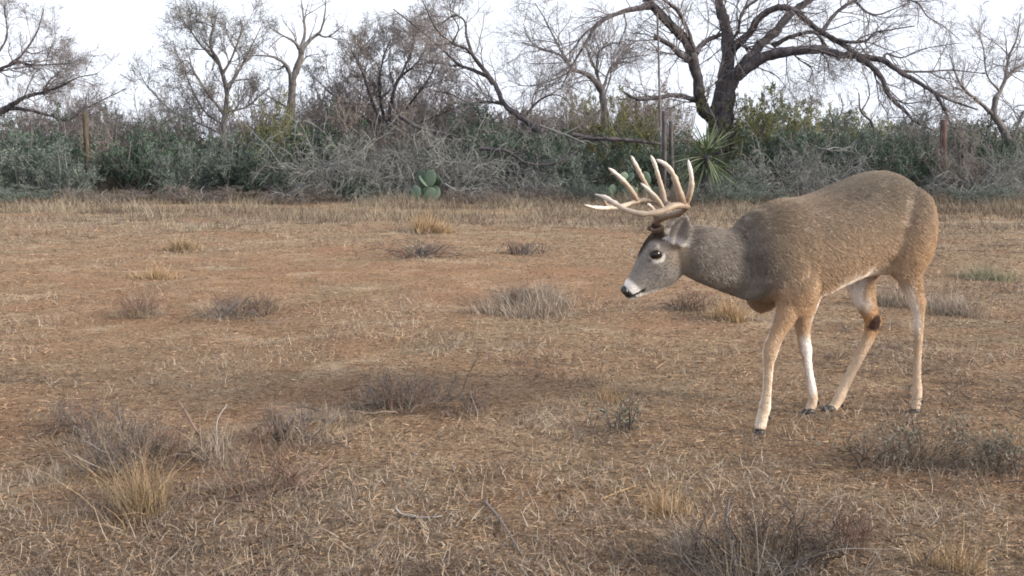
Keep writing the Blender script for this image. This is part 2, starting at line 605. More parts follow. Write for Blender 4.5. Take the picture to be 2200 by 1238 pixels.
def plant(px, py, kind, r, h, label, group=None):
    g = ground_at(px, py)
    z = float(gz(g[0], g[1]))
    loc = (g[0], g[1], z)
    wk = max(1.0, g[1] / 5.0)                                   # coarser blades on far plants
    if kind in ("gold", "straw", "grey", "green"):
        o = empty("grass_tuft", loc, label, "grass tuft", group)
        m = {"gold": M_GOLD, "straw": M_STRAW, "grey": M_GREYSTRAW, "green": M_PALEGREEN}[kind]
        mb = MB()
        tuft_blades(mb, r * .9, h, int(520 * min(3, (r / .15) ** 1.2)), lean=.28, width=.0024 * wk)
        mb.build("grass_blades", m, o)  # standing grass blades of the tuft
        mb = MB()
        tuft_blades(mb, r * 1.25, h * .35, int(350 * min(3, (r / .15) ** 1.2)), 1.0, .0030 * wk, .8)
        mb.build("old_leaves", M_GREYSTRAW if kind != "grey" else M_LITTER, o)
    else:
        o = empty("dead_bush" if kind != "sage" else "low_shrub", loc, label, "dead bush" if kind != "sage" else "shrub", group)
        mb = MB()
        m = {"twig": M_DARKTWIG, "red": M_REDTWIG, "greytwig": M_GREYTWIG, "sage": M_TWIG}[kind]
        if kind in ("greytwig", "twig"):
            m2 = MB()
            twig_clump(m2, r, h * .9, int(14 * min(4, (r / .15) ** 1.3)), .0019 * wk ** .6)
            m2.build("old_twigs", M_REDTWIG if kind == "greytwig" else M_GREYTWIG, o)  # older bare twigs in a second colour, without leaves
        c = twig_clump(mb, r, h, int(22 * min(4, (r / .15) ** 1.3)), (.0034 if kind == 'twig' else .0024) * wk ** .6)
        mb.build("bush_twigs", m, o)  # bare twigs only, no leaves in this mesh
        # long thin runners sprawling out over the soil
        n = int(20 * min(3, r / .15))
        S = 9
        a = rng.uniform(0, 2 * math.pi, n)
        P = np.zeros((n, S, 3))
        P[:, 0, :2] = rng.normal(scale=r * .6, size=(n, 2))
        P[:, 0, 2] = .01
        dd = norm(np.stack([np.cos(a), np.sin(a), rng.uniform(.05, .7, n)], 1))
        Ls = rng.uniform(.5, 1.5, n) * r
        for q_ in range(1, S):
            dd = norm(dd + rng.normal(scale=.22, size=(n, 3)) + [0, 0, -.09])
            P[:, q_] = P[:, q_ - 1] + dd * (Ls / (S - 1))[:, None]
        P[:, :, 2] = np.abs(P[:, :, 2]) + .002
        Rr = (rng.uniform(.0012, .0032, n) * wk ** .6)[:, None] * np.linspace(1, .35, S)[None]
        mb = MB()
        tubes(mb, P, Rr, 4)
        c_, cr_ = grow(P, Rr, 4, (r * .15, r * .5), 5, (.4, 1.2), .25, .0, .2, .7, .4, rmin=.0006)
        c_[:, :, 2] = np.abs(c_[:, :, 2])
        tubes(mb, c_, cr_, 3)
        mb.build("runner_twigs", M_TWIG if kind != "twig" else M_GREYTWIG, o)  # leafless runner twigs
        mb = MB()
        if kind == "sage":
            C, D = along(c, 2)
            leaves(mb, C, D, (.010 * wk ** .5, .022 * wk ** .5), .35)
            mb.build("leaves", M_SAGE, o)
        mb = MB()
        tuft_blades(mb, r * .95, h * .8, int(160 * min(4, (r / .15) ** 1.2)), .6, .0022 * wk, .4)
        mb.build("straw_blades", M_GOLD, o)  # straw blades standing among the twigs
        mb = MB()
        tuft_blades(mb, r * 1.35, h * .42, int(520 * min(4, (r / .15) ** 1.2)), .9, .0022 * wk, .7)
        tuft_blades(mb, r * .9, h * .95, int(110 * min(4, (r / .15) ** 1.2)), .5, .0022 * wk, .3)
        mb.build("dry_grass_blades", M_GREYSTRAW, o)  # dry grass blades round the bush, not its leaves
    o.rotation_euler = (0, 0, rng.uniform(0, 6.28))
    return o


PLANTS = [
    (305, 1112, "gold", .19, .28, "tall golden straw tuft at the lower left, brightest of the foreground tufts"),
    (300, 1000, "greytwig", .26, .21, "wide grey twiggy dead bush right behind the golden tuft at lower left"),
    (560, 1075, "red", .19, .14, "low tangled reddish brown dead bush right of the golden tuft at lower left"),
    (620, 960, "greytwig", .17, .13, "small sparse grey dead bush above the reddish tangle on the left"),
    (862, 885, "greytwig", .18, .17, "isolated grey dead bush with upright stems in the middle foreground"),
    (1320, 935, "sage", .12, .035, "flat grey green plant left of the buck's front hooves"),
    (1310, 870, "straw", .12, .10, "faint straw tuft above the flat grey green plant left of the buck"),
    (1945, 1000, "sage", .20, .22, "grey green leafy bush with dark stems below the buck's hind hoof"),
    (2140, 1015, "sage", .15, .19, "greener leafy bush at the right edge beside the grey green one"),
    (2190, 960, "straw", .10, .16, "pale straw tuft at the right edge behind the greener leafy bush"),
    (1640, 1240, "twig", .26, .21, "large dark dead bush at the bottom edge with stiff upright stems"),
    (1480, 1215, "grey", .12, .15, "weathered grass tuft left of the large dark dead bush at the bottom"),
    (2040, 1215, "straw", .11, .15, "upright straw tuft in the bottom right corner"),
    (308, 682, "red", .15, .20, "brown twiggy dead bush on the open soil at far left, upright and narrow"),
    (520, 680, "greytwig", .26, .15, "low spreading dark dead bush on the open soil right of the narrow brown one"),
    (575, 672, "gold", .15, .16, "golden tuft at the right end of the low spreading dead bush"),
    (1165, 672, "grey", .40, .22, "broad pale tuft in the middle ground left of the buck's muzzle"),
    (1130, 655, "greytwig", .28, .20, "grey twiggy dead bush inside the broad pale tuft left of the buck"),
    (1480, 672, "red", .18, .17, "small reddish dead bush below the buck's chin"),
    (1556, 690, "straw", .16, .18, "straw tuft under the buck's neck"),
    (2118, 596, "green", .30, .17, "pale grey green grass tuft behind the buck's rump at right"),
    (2050, 668, "grey", .30, .18, "weathered tuft just right of the buck's hind leg"),
    (1930, 655, "grey", .28, .20, "grey tuft seen between the buck's hind legs"),
    (395, 540, "gold", .28, .16, "small golden tuft on the far side of the open soil at left"),
    (912, 552, "greytwig", .34, .06, "dark flat dead bush lying on the soil in the middle distance"),
    (1135, 545, "greytwig", .22, .06, "small dark flat dead bush left of the buck's eye"),
    (905, 500, "straw", .30, .30, "tall straw tuft on the verge below the prickly pear"),
    (345, 600, "straw", .20, .14, "low straw tuft above the narrow brown dead bush at far left"),
    (190, 945, "greytwig", .18, .12, "faint grey dead bush at far left above the wide twiggy one"),
    (450, 990, "grey", .16, .15, "weathered tuft between the wide grey bush and the reddish tangle"),
    (90, 1045, "grey", .24, .07, "flat weathered tuft at the left edge beside the golden tuft"),
    (700, 905, "grey", .22, .08, "flat weathered tuft left of the isolated grey dead bush in the middle"),
    (1800, 1185, "red", .14, .16, "reddish dead bush touching the right side of the large dark dead bush at the bottom"),
    (1430, 1110, "straw", .09, .15, "thin straw tuft above the weathered tuft at the bottom"),
    (1010, 905, "greytwig", .10, .07, "very small dead bush right of the isolated grey dead bush in the middle"),
    (1640, 545, "straw", .2, .2, "straw tuft hidden behind the buck's neck"),
]
for p_ in PLANTS[:-1]:
    plant(*p_)


def stick(pts, r0, r1, mat, label, name="fallen_stick", cat="stick"):
    """pts: (px, py, height above ground)"""
    P = []
    for px, py, h in pts:
        g = ground_at(px, py)
        d = ray(px, py)
        t = (CAM_H - h) / -d[2]
        p = CAM + d * t
        P.append([p[0], p[1], float(gz(p[0], p[1])) + h])
    P = catmull(P, 12)
    mb = MB()
    tubes(mb, P, np.linspace(r0, r1, 12), 6, cap=True)
    c, cr = grow(P[None], np.linspace(r0, r1, 12)[None], 3, (.02, .07), 5, (.4, 1.0), .2, rmin=.0008)
    tubes(mb, c, cr, 3)
    o = mb.build(name, mat, None, P[0])
    o.location = P[0]
    tag(o, label, cat)


stick([(1040, 1080, .006), (1075, 1130, .008), (1122, 1205, .006)], .0042, .003, M_GREYTWIG, "straight pale stick lying on the ground at bottom centre")
stick([(848, 1096, .03), (865, 1112, .008), (905, 1119, .006), (950, 1118, .005)], .005, .003, M_GREYTWIG, "curved bleached stick lying left of the straight pale one")
stick([(395, 890, .10), (415, 925, .07), (436, 955, .012)], .006, .004, M_REDTWIG, "crooked red brown stick poking up from the grey dead bush at left")
stick([(540, 935, .01), (590, 905, .05), (640, 882, .075), (690, 890, .07)], .0045, .003, M_TWIG, "long arched dark stick above the reddish tangle at left")
stick([(470, 990, .005), (466, 920, .08), (488, 880, .12)], .0035, .002, M_GREYTWIG, "thin upright stick between the grey bushes at left")
stick([(527, 1075, .006), (532, 1040, .04), (520, 1008, .075)], .0045, .0028, M_GREYTWIG, "short bleached forked stick standing in the reddish tangle")
stick([(1575, 1165, .02), (1560, 1130, .05), (1567, 1075, .10)], .006, .003, M_GREYTWIG, "bleached stick standing in the large dark dead bush at the bottom")
stick([(1290, 1072, .004), (1330, 1058, .005), (1366, 1043, .006)], .003, .002, M_STRAW, "thin straw coloured stick lying above the bottom grass tufts")
# ------------------------------------------------------------------ the brush line
M_LEAF_DARK = rnd_mat("leaf_dark_green", [(.15, (.018, .037, .024)), (.5, (.058, .10, .066)), (.85, (.165, .22, .155))], .6, .3, .45, 2.0, .2)
M_LEAF_OLIVE = rnd_mat("leaf_olive", [(.1, (.06, .07, .025)), (.5, (.155, .165, .06)), (.9, (.28, .27, .12))], .6, .3, .45, 2.0, .25)
M_LEAF_GREY = rnd_mat("leaf_grey_green", [(.15, (.05, .072, .058)), (.5, (.125, .16, .132)), (.85, (.26, .295, .25))], .7, .2, .45, 2.0, .2)
M_LEAF_BROWN = rnd_mat("leaf_brown", [(.1, (.09, .074, .062)), (.5, (.20, .165, .135)), (.9, (.33, .28, .235))], .8, .2, .4, 2.0, .4)
M_BARK = bark_mat("mesquite_bark", (.024, .021, .024), (.15, .135, .138))
M_BARK_PALE = bark_mat("grey_bark", (.07, .064, .062), (.26, .24, .23))
M_TWIG_FINE = rnd_mat("bare_twig", [(.1, (.11, .098, .097)), (.6, (.225, .20, .198)), (1, (.34, .31, .305))])
M_ASH = rnd_mat("ash_branch", [(.1, (.065, .067, .065)), (.5, (.165, .17, .163)), (.95, (.35, .35, .335))])


def shrub_mesh(nst, nleaf, leaf, spread=.55, droop=.0):
    """unit shrub: height about 1, radius about 0.6; returns stems and foliage builders"""
    st, fo = MB(), MB()
    a = rng.uniform(0, 2 * math.pi, nst)
    S = 8
    P = np.zeros((nst, S, 3))
    rr = .22 * np.sqrt(rng.random(nst))
    P[:, 0] = np.stack([rr * np.cos(a), rr * np.sin(a), np.full(nst, -.03)], 1)
    d = norm(np.stack([np.cos(a) * spread * rng.uniform(.2, 1.4, nst), np.sin(a) * spread * rng.uniform(.2, 1.4, nst), rng.uniform(.5, 1.1, nst)], 1))
    L = rng.uniform(.55, 1.0, nst)
    for k in range(1, S):
        d = norm(d + rng.normal(scale=.16, size=(nst, 3)) + [0, 0, .02 - droop * k])
        P[:, k] = P[:, k - 1] + d * (L / (S - 1))[:, None]
    R0 = rng.uniform(.008, .016, nst)[:, None] * np.linspace(1, .35, S)[None]
    tubes(st, P, R0, 5)
    c, cr = grow(P, R0, 7, (.22, .5), 6, (.4, 1.2), .2, .02 - droop, .15, .6, .4, rmin=.003)
    tubes(st, c, cr, 3)
    c2, cr2 = grow(c, cr, 5, (.10, .26), 5, (.4, 1.2), .2, .01 - droop, .1, .6, .5, rmin=.002)
    tubes(st, c2, cr2, 3)
    if nleaf:
        C, D = along(c2, nleaf)
        C[:, 2] = np.maximum(C[:, 2], .02)
        leaves(fo, C + rng.normal(scale=.012, size=C.shape), D, leaf)
    return st, fo


def tangle_mesh(n=70):
    """unit heap of bare arching branches, height about 1, radius about 1"""
    mb = MB()
    S = 10
    a = rng.uniform(0, 2 * math.pi, n)
    P = np.zeros((n, S, 3))
    rr = .65 * np.sqrt(rng.random(n))
    P[:, 0] = np.stack([rr * np.cos(a), rr * np.sin(a), rng.uniform(-.02, .35, n)], 1)
    a2 = a + rng.normal(scale=.9, size=n)
    d = norm(np.stack([np.cos(a2) * .8, np.sin(a2) * .8, rng.uniform(.2, 1.5, n)], 1))
    L = rng.uniform(.7, 1.4, n)
    for k in range(1, S):
        d = norm(d + rng.normal(scale=.13, size=(n, 3)) + [0, 0, -.13])
        P[:, k] = P[:, k - 1] + d * (L / (S - 1))[:, None]
    P[:, :, 2] = np.abs(P[:, :, 2])
    R0 = rng.uniform(.003, .0085, n)[:, None] * np.linspace(1, .4, S)[None]
    tubes(mb, P, R0, 5)
    c, cr = grow(P, R0, 7, (.2, .55), 7, (.3, 1.1), .17, -.05, .1, .6, .4, rmin=.0035)
    c[:, :, 2] = np.abs(c[:, :, 2])
    tubes(mb, c, cr, 3)
    c2, cr2 = grow(c, cr, 4, (.1, .28), 5, (.3, 1.1), .2, -.03, .1, .6, .5, rmin=.0025)
    c2[:, :, 2] = np.abs(c2[:, :, 2])
    tubes(mb, c2, cr2, 3)
    return mb


PROTO = {}
for k, (nst, nl, lf_, mat) in {"dark": (20, 16, (.022, .050), M_LEAF_DARK), "dark2": (16, 17, (.02, .045), M_LEAF_DARK), "olive": (18, 18, (.02, .045), M_LEAF_OLIVE),
                               "grey": (20, 13, (.02, .045), M_LEAF_GREY), "grey2": (16, 13, (.02, .042), M_LEAF_GREY), "brown": (20, 10, (.018, .04), M_LEAF_BROWN), "olivetree": (20, 26, (.02, .04), M_LEAF_OLIVE), "browntree": (22, 20, (.018, .035), M_LEAF_BROWN), "darktree": (20, 26, (.02, .04), M_LEAF_DARK)}.items():
    st, fo = shrub_mesh(nst, nl, lf_)
    s_me, f_me = st.mesh("stems"), fo.mesh("foliage", False)
    s_me.materials.append(M_ASH if k.startswith("grey") else M_TWIG_FINE)
    f_me.materials.append(mat)
    PROTO[k] = [("stems", s_me), ("foliage", f_me)]
for k, n_, mat in (("tangle", 60, M_ASH), ("tangle2", 52, M_ASH), ("darktangle", 50, M_ASH)):
    b_me = tangle_mesh(n_).mesh("branches")
    b_me.materials.append(M_ASH)
    PROTO[k] = [("branches", b_me)]


def shrub(kind, px, Y, top, width, label, group):
    """top: picture row of the crown's top; width: picture width"""
    base = at(px, 300, Y)
    x = base[0]
    z = float(gz(x, Y))
    h = CAM_H + (300 - top) * Y / F_PX - z
    w = width * Y / F_PX / 2
    bare_ = kind.endswith(("tangle", "tangle2"))
    o = empty("brush_heap" if bare_ else "shrub", (x, Y, z), label, "brush heap" if bare_ else "shrub", group)
    for nm_, me in PROTO[kind]:
        c = bpy.data.objects.new(nm_, me)
        link(c, o)
    kx = w / (1.0 if bare_ else .62)
    o.scale = (kx, min(kx, 1.3) if not bare_ else min(kx, 1.2), h / (.92 if bare_ else 1.0))
    o.rotation_euler = (0, 0, rng.uniform(-.5, .5) + (math.pi if rng.random() < .5 else 0))
    return o


GS, GB = "shrubs of the brush line", "heaps of bare branches in the brush line"
SHRUBS = [
    ("grey", 20, 23.0, 271, 190, "grey green shrub at the left edge of the brush line", GS),
    ("dark", 90, 24.5, 232, 170, "dark green shrub left of the tall left fence post, behind the grey green one", GS),
    ("grey2", 130, 22.4, 306, 150, "low grey green shrub in front, just left of the tall left fence post", GS),
    ("brown", 225, 23.6, 248, 90, "narrow brown twiggy shrub just right of the tall left fence post", GS),
    ("dark", 290, 23.2, 269, 150, "dark green shrub right of the narrow brown twiggy one", GS),
    ("dark2", 372, 24.2, 238, 150, "tall dark green shrub left of the slim tree with the feathery crown", GS),
    ("grey", 410, 22.5, 291, 150, "grey green shrub in front of the tall dark green one", GS),
    ("grey2", 500, 22.6, 286, 150, "grey green shrub at the foot of the slim tree with the feathery crown", GS),
    ("olive", 575, 24.6, 201, 120, "olive shrub between the slim feathery tree and the bare forked tree", GS),
    ("dark2", 590, 22.8, 286, 150, "dark green shrub at the left end of the grey branch heaps", GS),
    ("dark", 690, 24.8, 220, 170, "dark green shrub behind the first grey branch heap", GS),
    ("tangle", 700, 22.4, 270, 240, "grey heap of bare branches, leftmost of the big heaps", GB),
    ("tangle2", 830, 22.7, 260, 250, "grey heap of arching branches behind the prickly pear", GB),
    ("brown", 800, 25.0, 203, 200, "brown twiggy shrub behind the big grey branch heaps", GS),
    ("tangle", 985, 22.9, 258, 250, "grey heap of bare branches right of the prickly pear", GB),
    ("darktangle", 1090, 22.6, 315, 220, "low dark heap of branches under the leaning tree", GB),
    ("dark2", 1010, 25.0, 210, 190, "dark green shrub behind the heap right of the prickly pear", GS),
    ("dark", 1130, 24.0, 243, 170, "dark green shrub under the stem of the leaning tree", GS),
    ("grey", 1215, 23.4, 286, 150, "grey green shrub right of the leaning tree's foot", GS),
    ("olive", 1290, 25.2, 192, 130, "olive shrub at the foot of the bare tree left of the mesquite", GS),
    ("dark2", 1330, 23.4, 276, 150, "dark green shrub behind the buck's antlers", GS),
    ("olive", 1392, 25.4, 210, 110, "olive shrub left of the two dark posts", GS),
    ("dark", 1440, 23.6, 286, 110, "dark green shrub around the two dark posts", GS),
    ("grey2", 1585, 22.0, 345, 130, "low grey green shrub right below the yucca", GS),
    ("olive", 1600, 25.6, 185, 150, "olive shrub right of the mesquite trunk", GS),
    ("darktangle", 1680, 22.7, 288, 190, "dark heap of branches right of the yucca", GB),
    ("dark", 1690, 24.6, 238, 170, "dark green shrub behind the dark heap right of the yucca", GS),
    ("tangle2", 1790, 23.0, 295, 170, "thin grey heap of branches behind the buck's back", GB),
    ("grey", 1800, 24.8, 232, 180, "grey green shrub behind the thin heap above the buck's back", GS),
    ("dark2", 1900, 23.8, 276, 170, "dark green shrub above the buck's rump", GS),
    ("grey2", 1985, 24.6, 245, 120, "grey green shrub left of the right fence post", GS),
    ("brown", 2060, 23.2, 271, 100, "brown twiggy shrub right of the right fence post", GS),
    ("darktangle", 2100, 22.5, 305, 190, "dark heap of branches right of the right fence post", GB),
    ("dark", 2130, 24.4, 248, 150, "dark green shrub at the foot of the bare tree at far right", GS),
    ("tangle", 2190, 23.2, 285, 160, "grey heap of branches at the right edge", GB),
    ("olive", 2200, 25.2, 238, 130, "olive shrub at the right edge behind the grey heap", GS),
    ("grey", 40, 21.2, 395, 130, "ankle high grey green shrub on the verge at the left edge", GS),
    ("grey2", 1250, 21.6, 372, 120, "low grey green shrub on the verge left of the antlers", GS),
    ("brown", 420, 21.2, 392, 170, "low brown shrub on the verge under the slim feathery tree", GS),
    ("brown", 1130, 21.4, 398, 170, "low brown shrub on the verge under the leaning tree", GS),
    ("brown", 210, 21.3, 400, 190, "low brown shrub on the verge in front of the tall left fence post", GS),
    ("brown", 640, 21.3, 398, 170, "low brown shrub on the verge under the leftmost grey heap", GS),
    ("dark2", 760, 21.9, 375, 130, "low dark green shrub at the foot of the leftmost grey heap", GS),
    ("brown", 1010, 21.2, 402, 120, "low brown shrub on the verge right of the short pale fallen branch", GS),
    ("grey", 2120, 20.8, 395, 130, "low grey green shrub on the verge at the right edge", GS),
    ("dark", 560, 22.3, 338, 120, "low dark green shrub between the feathery tree's foot and the first heap", GS),
    ("grey", 1535, 20.1, 385, 120, "low grey green shrub hiding the yucca's foot", GS),
    ("brown", 1470, 20.3, 400, 90, "small brown shrub on the verge left of the yucca's foot", GS),
    ("grey", 1640, 20.8, 392, 110, "low grey green shrub on the verge above the buck's neck", GS),
]
for s_ in SHRUBS:
    shrub(*s_)


def thicket():
    """the dense growth behind, which reads as one mass"""
    n = 2600
    X = rng.uniform(-17, 17, n)
    Y = rng.uniform(25.8, 31, n)
    h = .55 + 1.35 * fbm(X * .45, Y * .45, 61)
    S = 6
    P = np.zeros((n, S, 3))
    P[:, 0] = np.stack([X, Y, np.full(n, -.05)], 1)
    d = norm(np.stack([rng.normal(scale=.4, size=n), rng.normal(scale=.4, size=n), np.ones(n)], 1))
    for k in range(1, S):
        d = norm(d + rng.normal(scale=.2, size=(n, 3)))
        P[:, k] = P[:, k - 1] + d * (h / (S - 1))[:, None]
    mb = MB()
    R0 = np.full((n, 1), .011) * np.linspace(1, .4, S)[None]
    c, cr = grow(P, R0, 5, (.3, .7), 5, (.4, 1.2), .2, .02, .1, .6, .5, rmin=.005)
    tubes(mb, np.concatenate([P[:, :5], c]), np.concatenate([R0[:, :5], cr]), 3)
    C, D = along(c, 18, .0)
    tag(mb.build("undergrowth", M_TWIG_FINE), kind="stuff")
    mb = MB()
    leaves(mb, C + rng.normal(scale=.05, size=C.shape), D, (.04, .085), .5)
    tag(mb.build("undergrowth_foliage", M_LEAF_DARK, None, None, False), kind="stuff")


thicket()


# ------------------------------------------------------------------ trees, limbs followed one by one
def tree(name, Y, limbs, twig, label, mat=M_BARK, twigmat=M_TWIG_FINE, group=None, leaf=None, foot=None, origin_px=None):
    """limbs: (parent, [(px, py)...], r0, r1, depth change); parent None starts at depth Y"""
    base = at(*limbs[0][1][0], Y)
    g = np.array([base[0], Y, float(gz(base[0], Y))])
    o = empty(name, g, label, "tree", group)
    curves, lim, wood = [], [], MB()
    for par, pts, r0, r1, dY in limbs:
        pts = np.asarray(pts, float)
        if par is None:
            y0 = Y
        else:
            pp, py_ = curves[par]
            y0 = py_[np.hypot(*(pp - pts[0]).T).argmin()]
        n = max(8, int(len(pts) * 5))
        c2 = catmull(pts, n)
        t = np.linspace(0, 1, n)
        yy = y0 + dY * t + (.10 * np.sin(t * 7 + par) * t if par is not None else 0)
        curves.append((c2, yy))
        P = np.array([at(a_, b_, y_) for (a_, b_), y_ in zip(c2, yy)])
        if par is None:
            P[0, 2] = g[2] - .1
        if par is None:
            flare = 1 + .55 * np.exp(-t * 9)
        else:
            flare = 1 + .25 * np.exp(-t * 8)
        Rr = (r0 + (r1 - r0) * t ** .8) * flare * (1 + .07 * np.sin(np.cumsum(rng.uniform(.3, 1.6, n))))
        jit = rng.normal(scale=1, size=P.shape) * Rr[:, None] * .10
        jit[0] = 0
        tubes(wood, P + jit, Rr, 9 if r0 > .08 else 6, .5)
        i = np.linspace(0, n - 1, 12)
        lim.append((np.stack([np.interp(i, np.arange(n), P[:, k]) for k in range(3)], 1), np.interp(i, np.arange(n), Rr)))
    wood.build("trunk" if len(limbs) > 1 else "stem", mat, o, g)
    mb = MB()
    P = np.array([q[0] for q in lim[twig.get("skip", 1):]])
    R0 = np.array([q[1] for q in lim[twig.get("skip", 1):]])
    n1, n2, n3 = twig["n"]
    rm = twig.get("rmin", .0036)
    c1, r1_ = grow(P, np.minimum(R0, .03), n1, twig["L1"], 8, (.35, 1.15), .16, twig.get("up", .03), .15, .5, .4, rmin=rm)
    tubes(mb, c1, r1_, 4)
    c2, r2_ = grow(c1, r1_, n2, twig["L2"], 6, (.35, 1.1), .18, twig.get("up", .03), .2, .6, .5, rmin=rm * .8)
    tubes(mb, c2, r2_, 3)
    last = c2
    if n3:
        c3, r3_ = grow(c2, r2_, n3, twig["L3"], 5, (.35, 1.1), .2, twig.get("up", .03), .2, .7, .6, rmin=rm * .65)
        tubes(mb, c3, r3_, 3)
        last = c3
    mb.build("crown", twigmat, o, g)
    if leaf:
        nl, size, lm = leaf
        C, D = along(last, nl)
        mb = MB()
        leaves(mb, C + rng.normal(scale=.02, size=C.shape), D, size)
        mb.build("foliage", lm, o, g, False)
    return o


tree("mesquite_tree", 26.0, [
    (None, [(1545, 415), (1546, 330), (1548, 270), (1553, 215)], .35, .245, .0),
    (0, [(1546, 262), (1520, 246), (1507, 225), (1499, 174), (1484, 108), (1464, 78), (1441, 54), (1410, 23), (1385, -8)], .15, .085, -.8),
    (0, [(1550, 240), (1555, 194), (1564, 136), (1564, 78), (1552, 31), (1540, -15)], .22, .095, .4),
    (0, [(1556, 225), (1572, 172), (1600, 150), (1628, 130), (1667, 116), (1717, 109), (1764, 107), (1795, 116), (1841, 122), (1892, 128), (1927, 151), (1981, 182), (2012, 202), (2058, 221), (2100, 236)], .165, .018, -1.6),
    (3, [(1845, 124), (1875, 145), (1896, 171), (1911, 206), (1938, 233), (1965, 260), (2004, 280)], .075, .025, -.6),
    (3, [(2012, 202), (2031, 240), (2042, 268), (2066, 300)], .04, .012, -.3),
    (3, [(1590, 152), (1628, 105), (1663, 70), (1686, 43), (1713, 19), (1752, -8)], .115, .075, .9),
    (2, [(1568, 118), (1583, 97), (1609, 74), (1628, 43), (1651, 23), (1686, 16), (1717, 31), (1748, 58), (1779, 78), (1818, 101), (1845, 122)], .095, .05, -1.0),
    (6, [(1660, 100), (1694, 81), (1733, 70), (1756, 74), (1779, 105), (1804, 129)], .06, .03, -.3),
    (7, [(1767, 68), (1787, 39), (1810, 16), (1849, -8)], .045, .03, .6),
    (7, [(1767, 70), (1810, 89), (1857, 89), (1880, 70), (1903, 66), (1965, 56)], .045, .012, -.9),
    (9, [(1835, 2), (1864, 27), (1888, 31), (1920, 20), (1955, 5)], .03, .012, .5),
    (3, [(1899, 128), (1905, 116), (1938, 124), (1985, 105), (2066, 92)], .03, .008, .7),
    (3, [(1930, 152), (1985, 155), (2043, 151), (2120, 159)], .035, .01, .8),
    (1, [(1494, 115), (1510, 94), (1530, 82), (1556, 72)], .065, .045, .9),
    (1, [(1480, 125), (1462, 118), (1441, 97), (1406, 79)], .08, .05, -.4),
    (1, [(1398, 12), (1370, 18), (1340, 25), (1286, 50), (1259, 93), (1228, 143), (1208, 186)], .08, .012, -1.2),
    (16, [(1286, 52), (1255, 74), (1236, 100), (1212, 124)], .035, .012, -.4),
    (0, [(1530, 245), (1511, 231), (1488, 213), (1449, 205), (1410, 211), (1371, 213), (1338, 197)], .085, .025, -.7),
    (1, [(1490, 120), (1488, 97), (1464, 35), (1440, 10), (1415, -8)], .06, .03, -.6),
    (2, [(1566, 90), (1585, 70), (1590, 40), (1598, 22), (1630, -4)], .04, .02, -.5),
    (2, [(1563, 84), (1580, 92), (1600, 100), (1625, 112)], .05, .03, -.3),
    (9, [(1849, -5), (1960, 2), (1992, 35), (2023, 54), (2066, 88)], .028, .006, -.2),
    (3, [(1700, 112), (1717, 128), (1745, 150), (1738, 172)], .022, .008, -.2),
    (3, [(1760, 108), (1775, 128), (1782, 148)], .022, .008, -.2),
    (3, [(1690, 113), (1690, 150), (1694, 178)], .015, .006, -.2),
    (4, [(1915, 210), (1945, 222), (1990, 219), (2030, 226)], .022, .006, .4),
    (16, [(1340, 25), (1345, 60), (1330, 95), (1340, 130)], .018, .005, .5),
], {"n": (11, 7, 4), "L1": (.6, 1.7), "L2": (.3, .9), "L3": (.15, .4), "up": .0, "rmin": .0036}, "large spreading mesquite with a thick dark twin trunk and bare drooping limbs")

tree("bare_tree", 28.0, [
    (None, [(1302, 405), (1300, 300), (1298, 232), (1290, 190)], .12, .08, .0),
    (0, [(1291, 192), (1271, 167), (1250, 156), (1228, 147), (1212, 124), (1178, 109), (1120, 92)], .08, .015, -.8),
    (1, [(1214, 126), (1190, 80), (1170, 40), (1150, 8)], .03, .01, .5),
    (0, [(1292, 190), (1284, 165), (1275, 140), (1258, 100)], .045, .015, .5),
    (3, [(1282, 160), (1284, 125), (1290, 108), (1317, 93), (1340, 97)], .04, .012, -.5),
    (0, [(1295, 195), (1310, 150), (1335, 128), (1392, 118)], .04, .012, .5),
    (1, [(1200, 116), (1150, 100), (1125, 60)], .025, .008, .4),
    (1, [(1235, 150), (1180, 175), (1130, 185), (1090, 172)], .025, .007, -.6),
    (0, [(1296, 215), (1312, 160), (1313, 95)], .03, .01, .4),
], {"n": (12, 7, 4), "L1": (.6, 1.5), "L2": (.3, .8), "L3": (.15, .4), "up": .02}, "bare pale tree left of the mesquite with long twigs reaching left", M_BARK_PALE)

tree("leaning_tree", 24.5, [
    (None, [(1232, 412), (1220, 384), (1182, 318), (1150, 275), (1112, 248), (1081, 221), (1061, 178), (1027, 155), (988, 140), (949, 105), (899, 62), (845, 20)], .10, .012, .8),
    (0, [(1060, 180), (1040, 150), (1019, 124), (1003, 81), (999, 47), (976, 33), (945, 54), (925, 70)], .05, .01, .5),
    (0, [(1085, 224), (1046, 219), (1007, 221), (968, 202), (930, 196)], .04, .01, .6),
    (0, [(1050, 165), (1007, 109), (972, 93), (937, 62), (908, 2)], .045, .012, -.6),
    (0, [(1125, 255), (1160, 215), (1200, 205), (1240, 240)], .03, .008, -.4),
    (0, [(1110, 247), (1140, 235), (1150, 200), (1200, 180)], .025, .007, .6),
    (3, [(972, 93), (985, 60), (968, 25), (975, -10)], .02, .007, -.4),
], {"n": (15, 8, 4), "L1": (.5, 1.4), "L2": (.25, .7), "L3": (.12, .35), "up": .02, "skip": 0}, "thin dark tree leaning far to the left over the grey branch heaps")

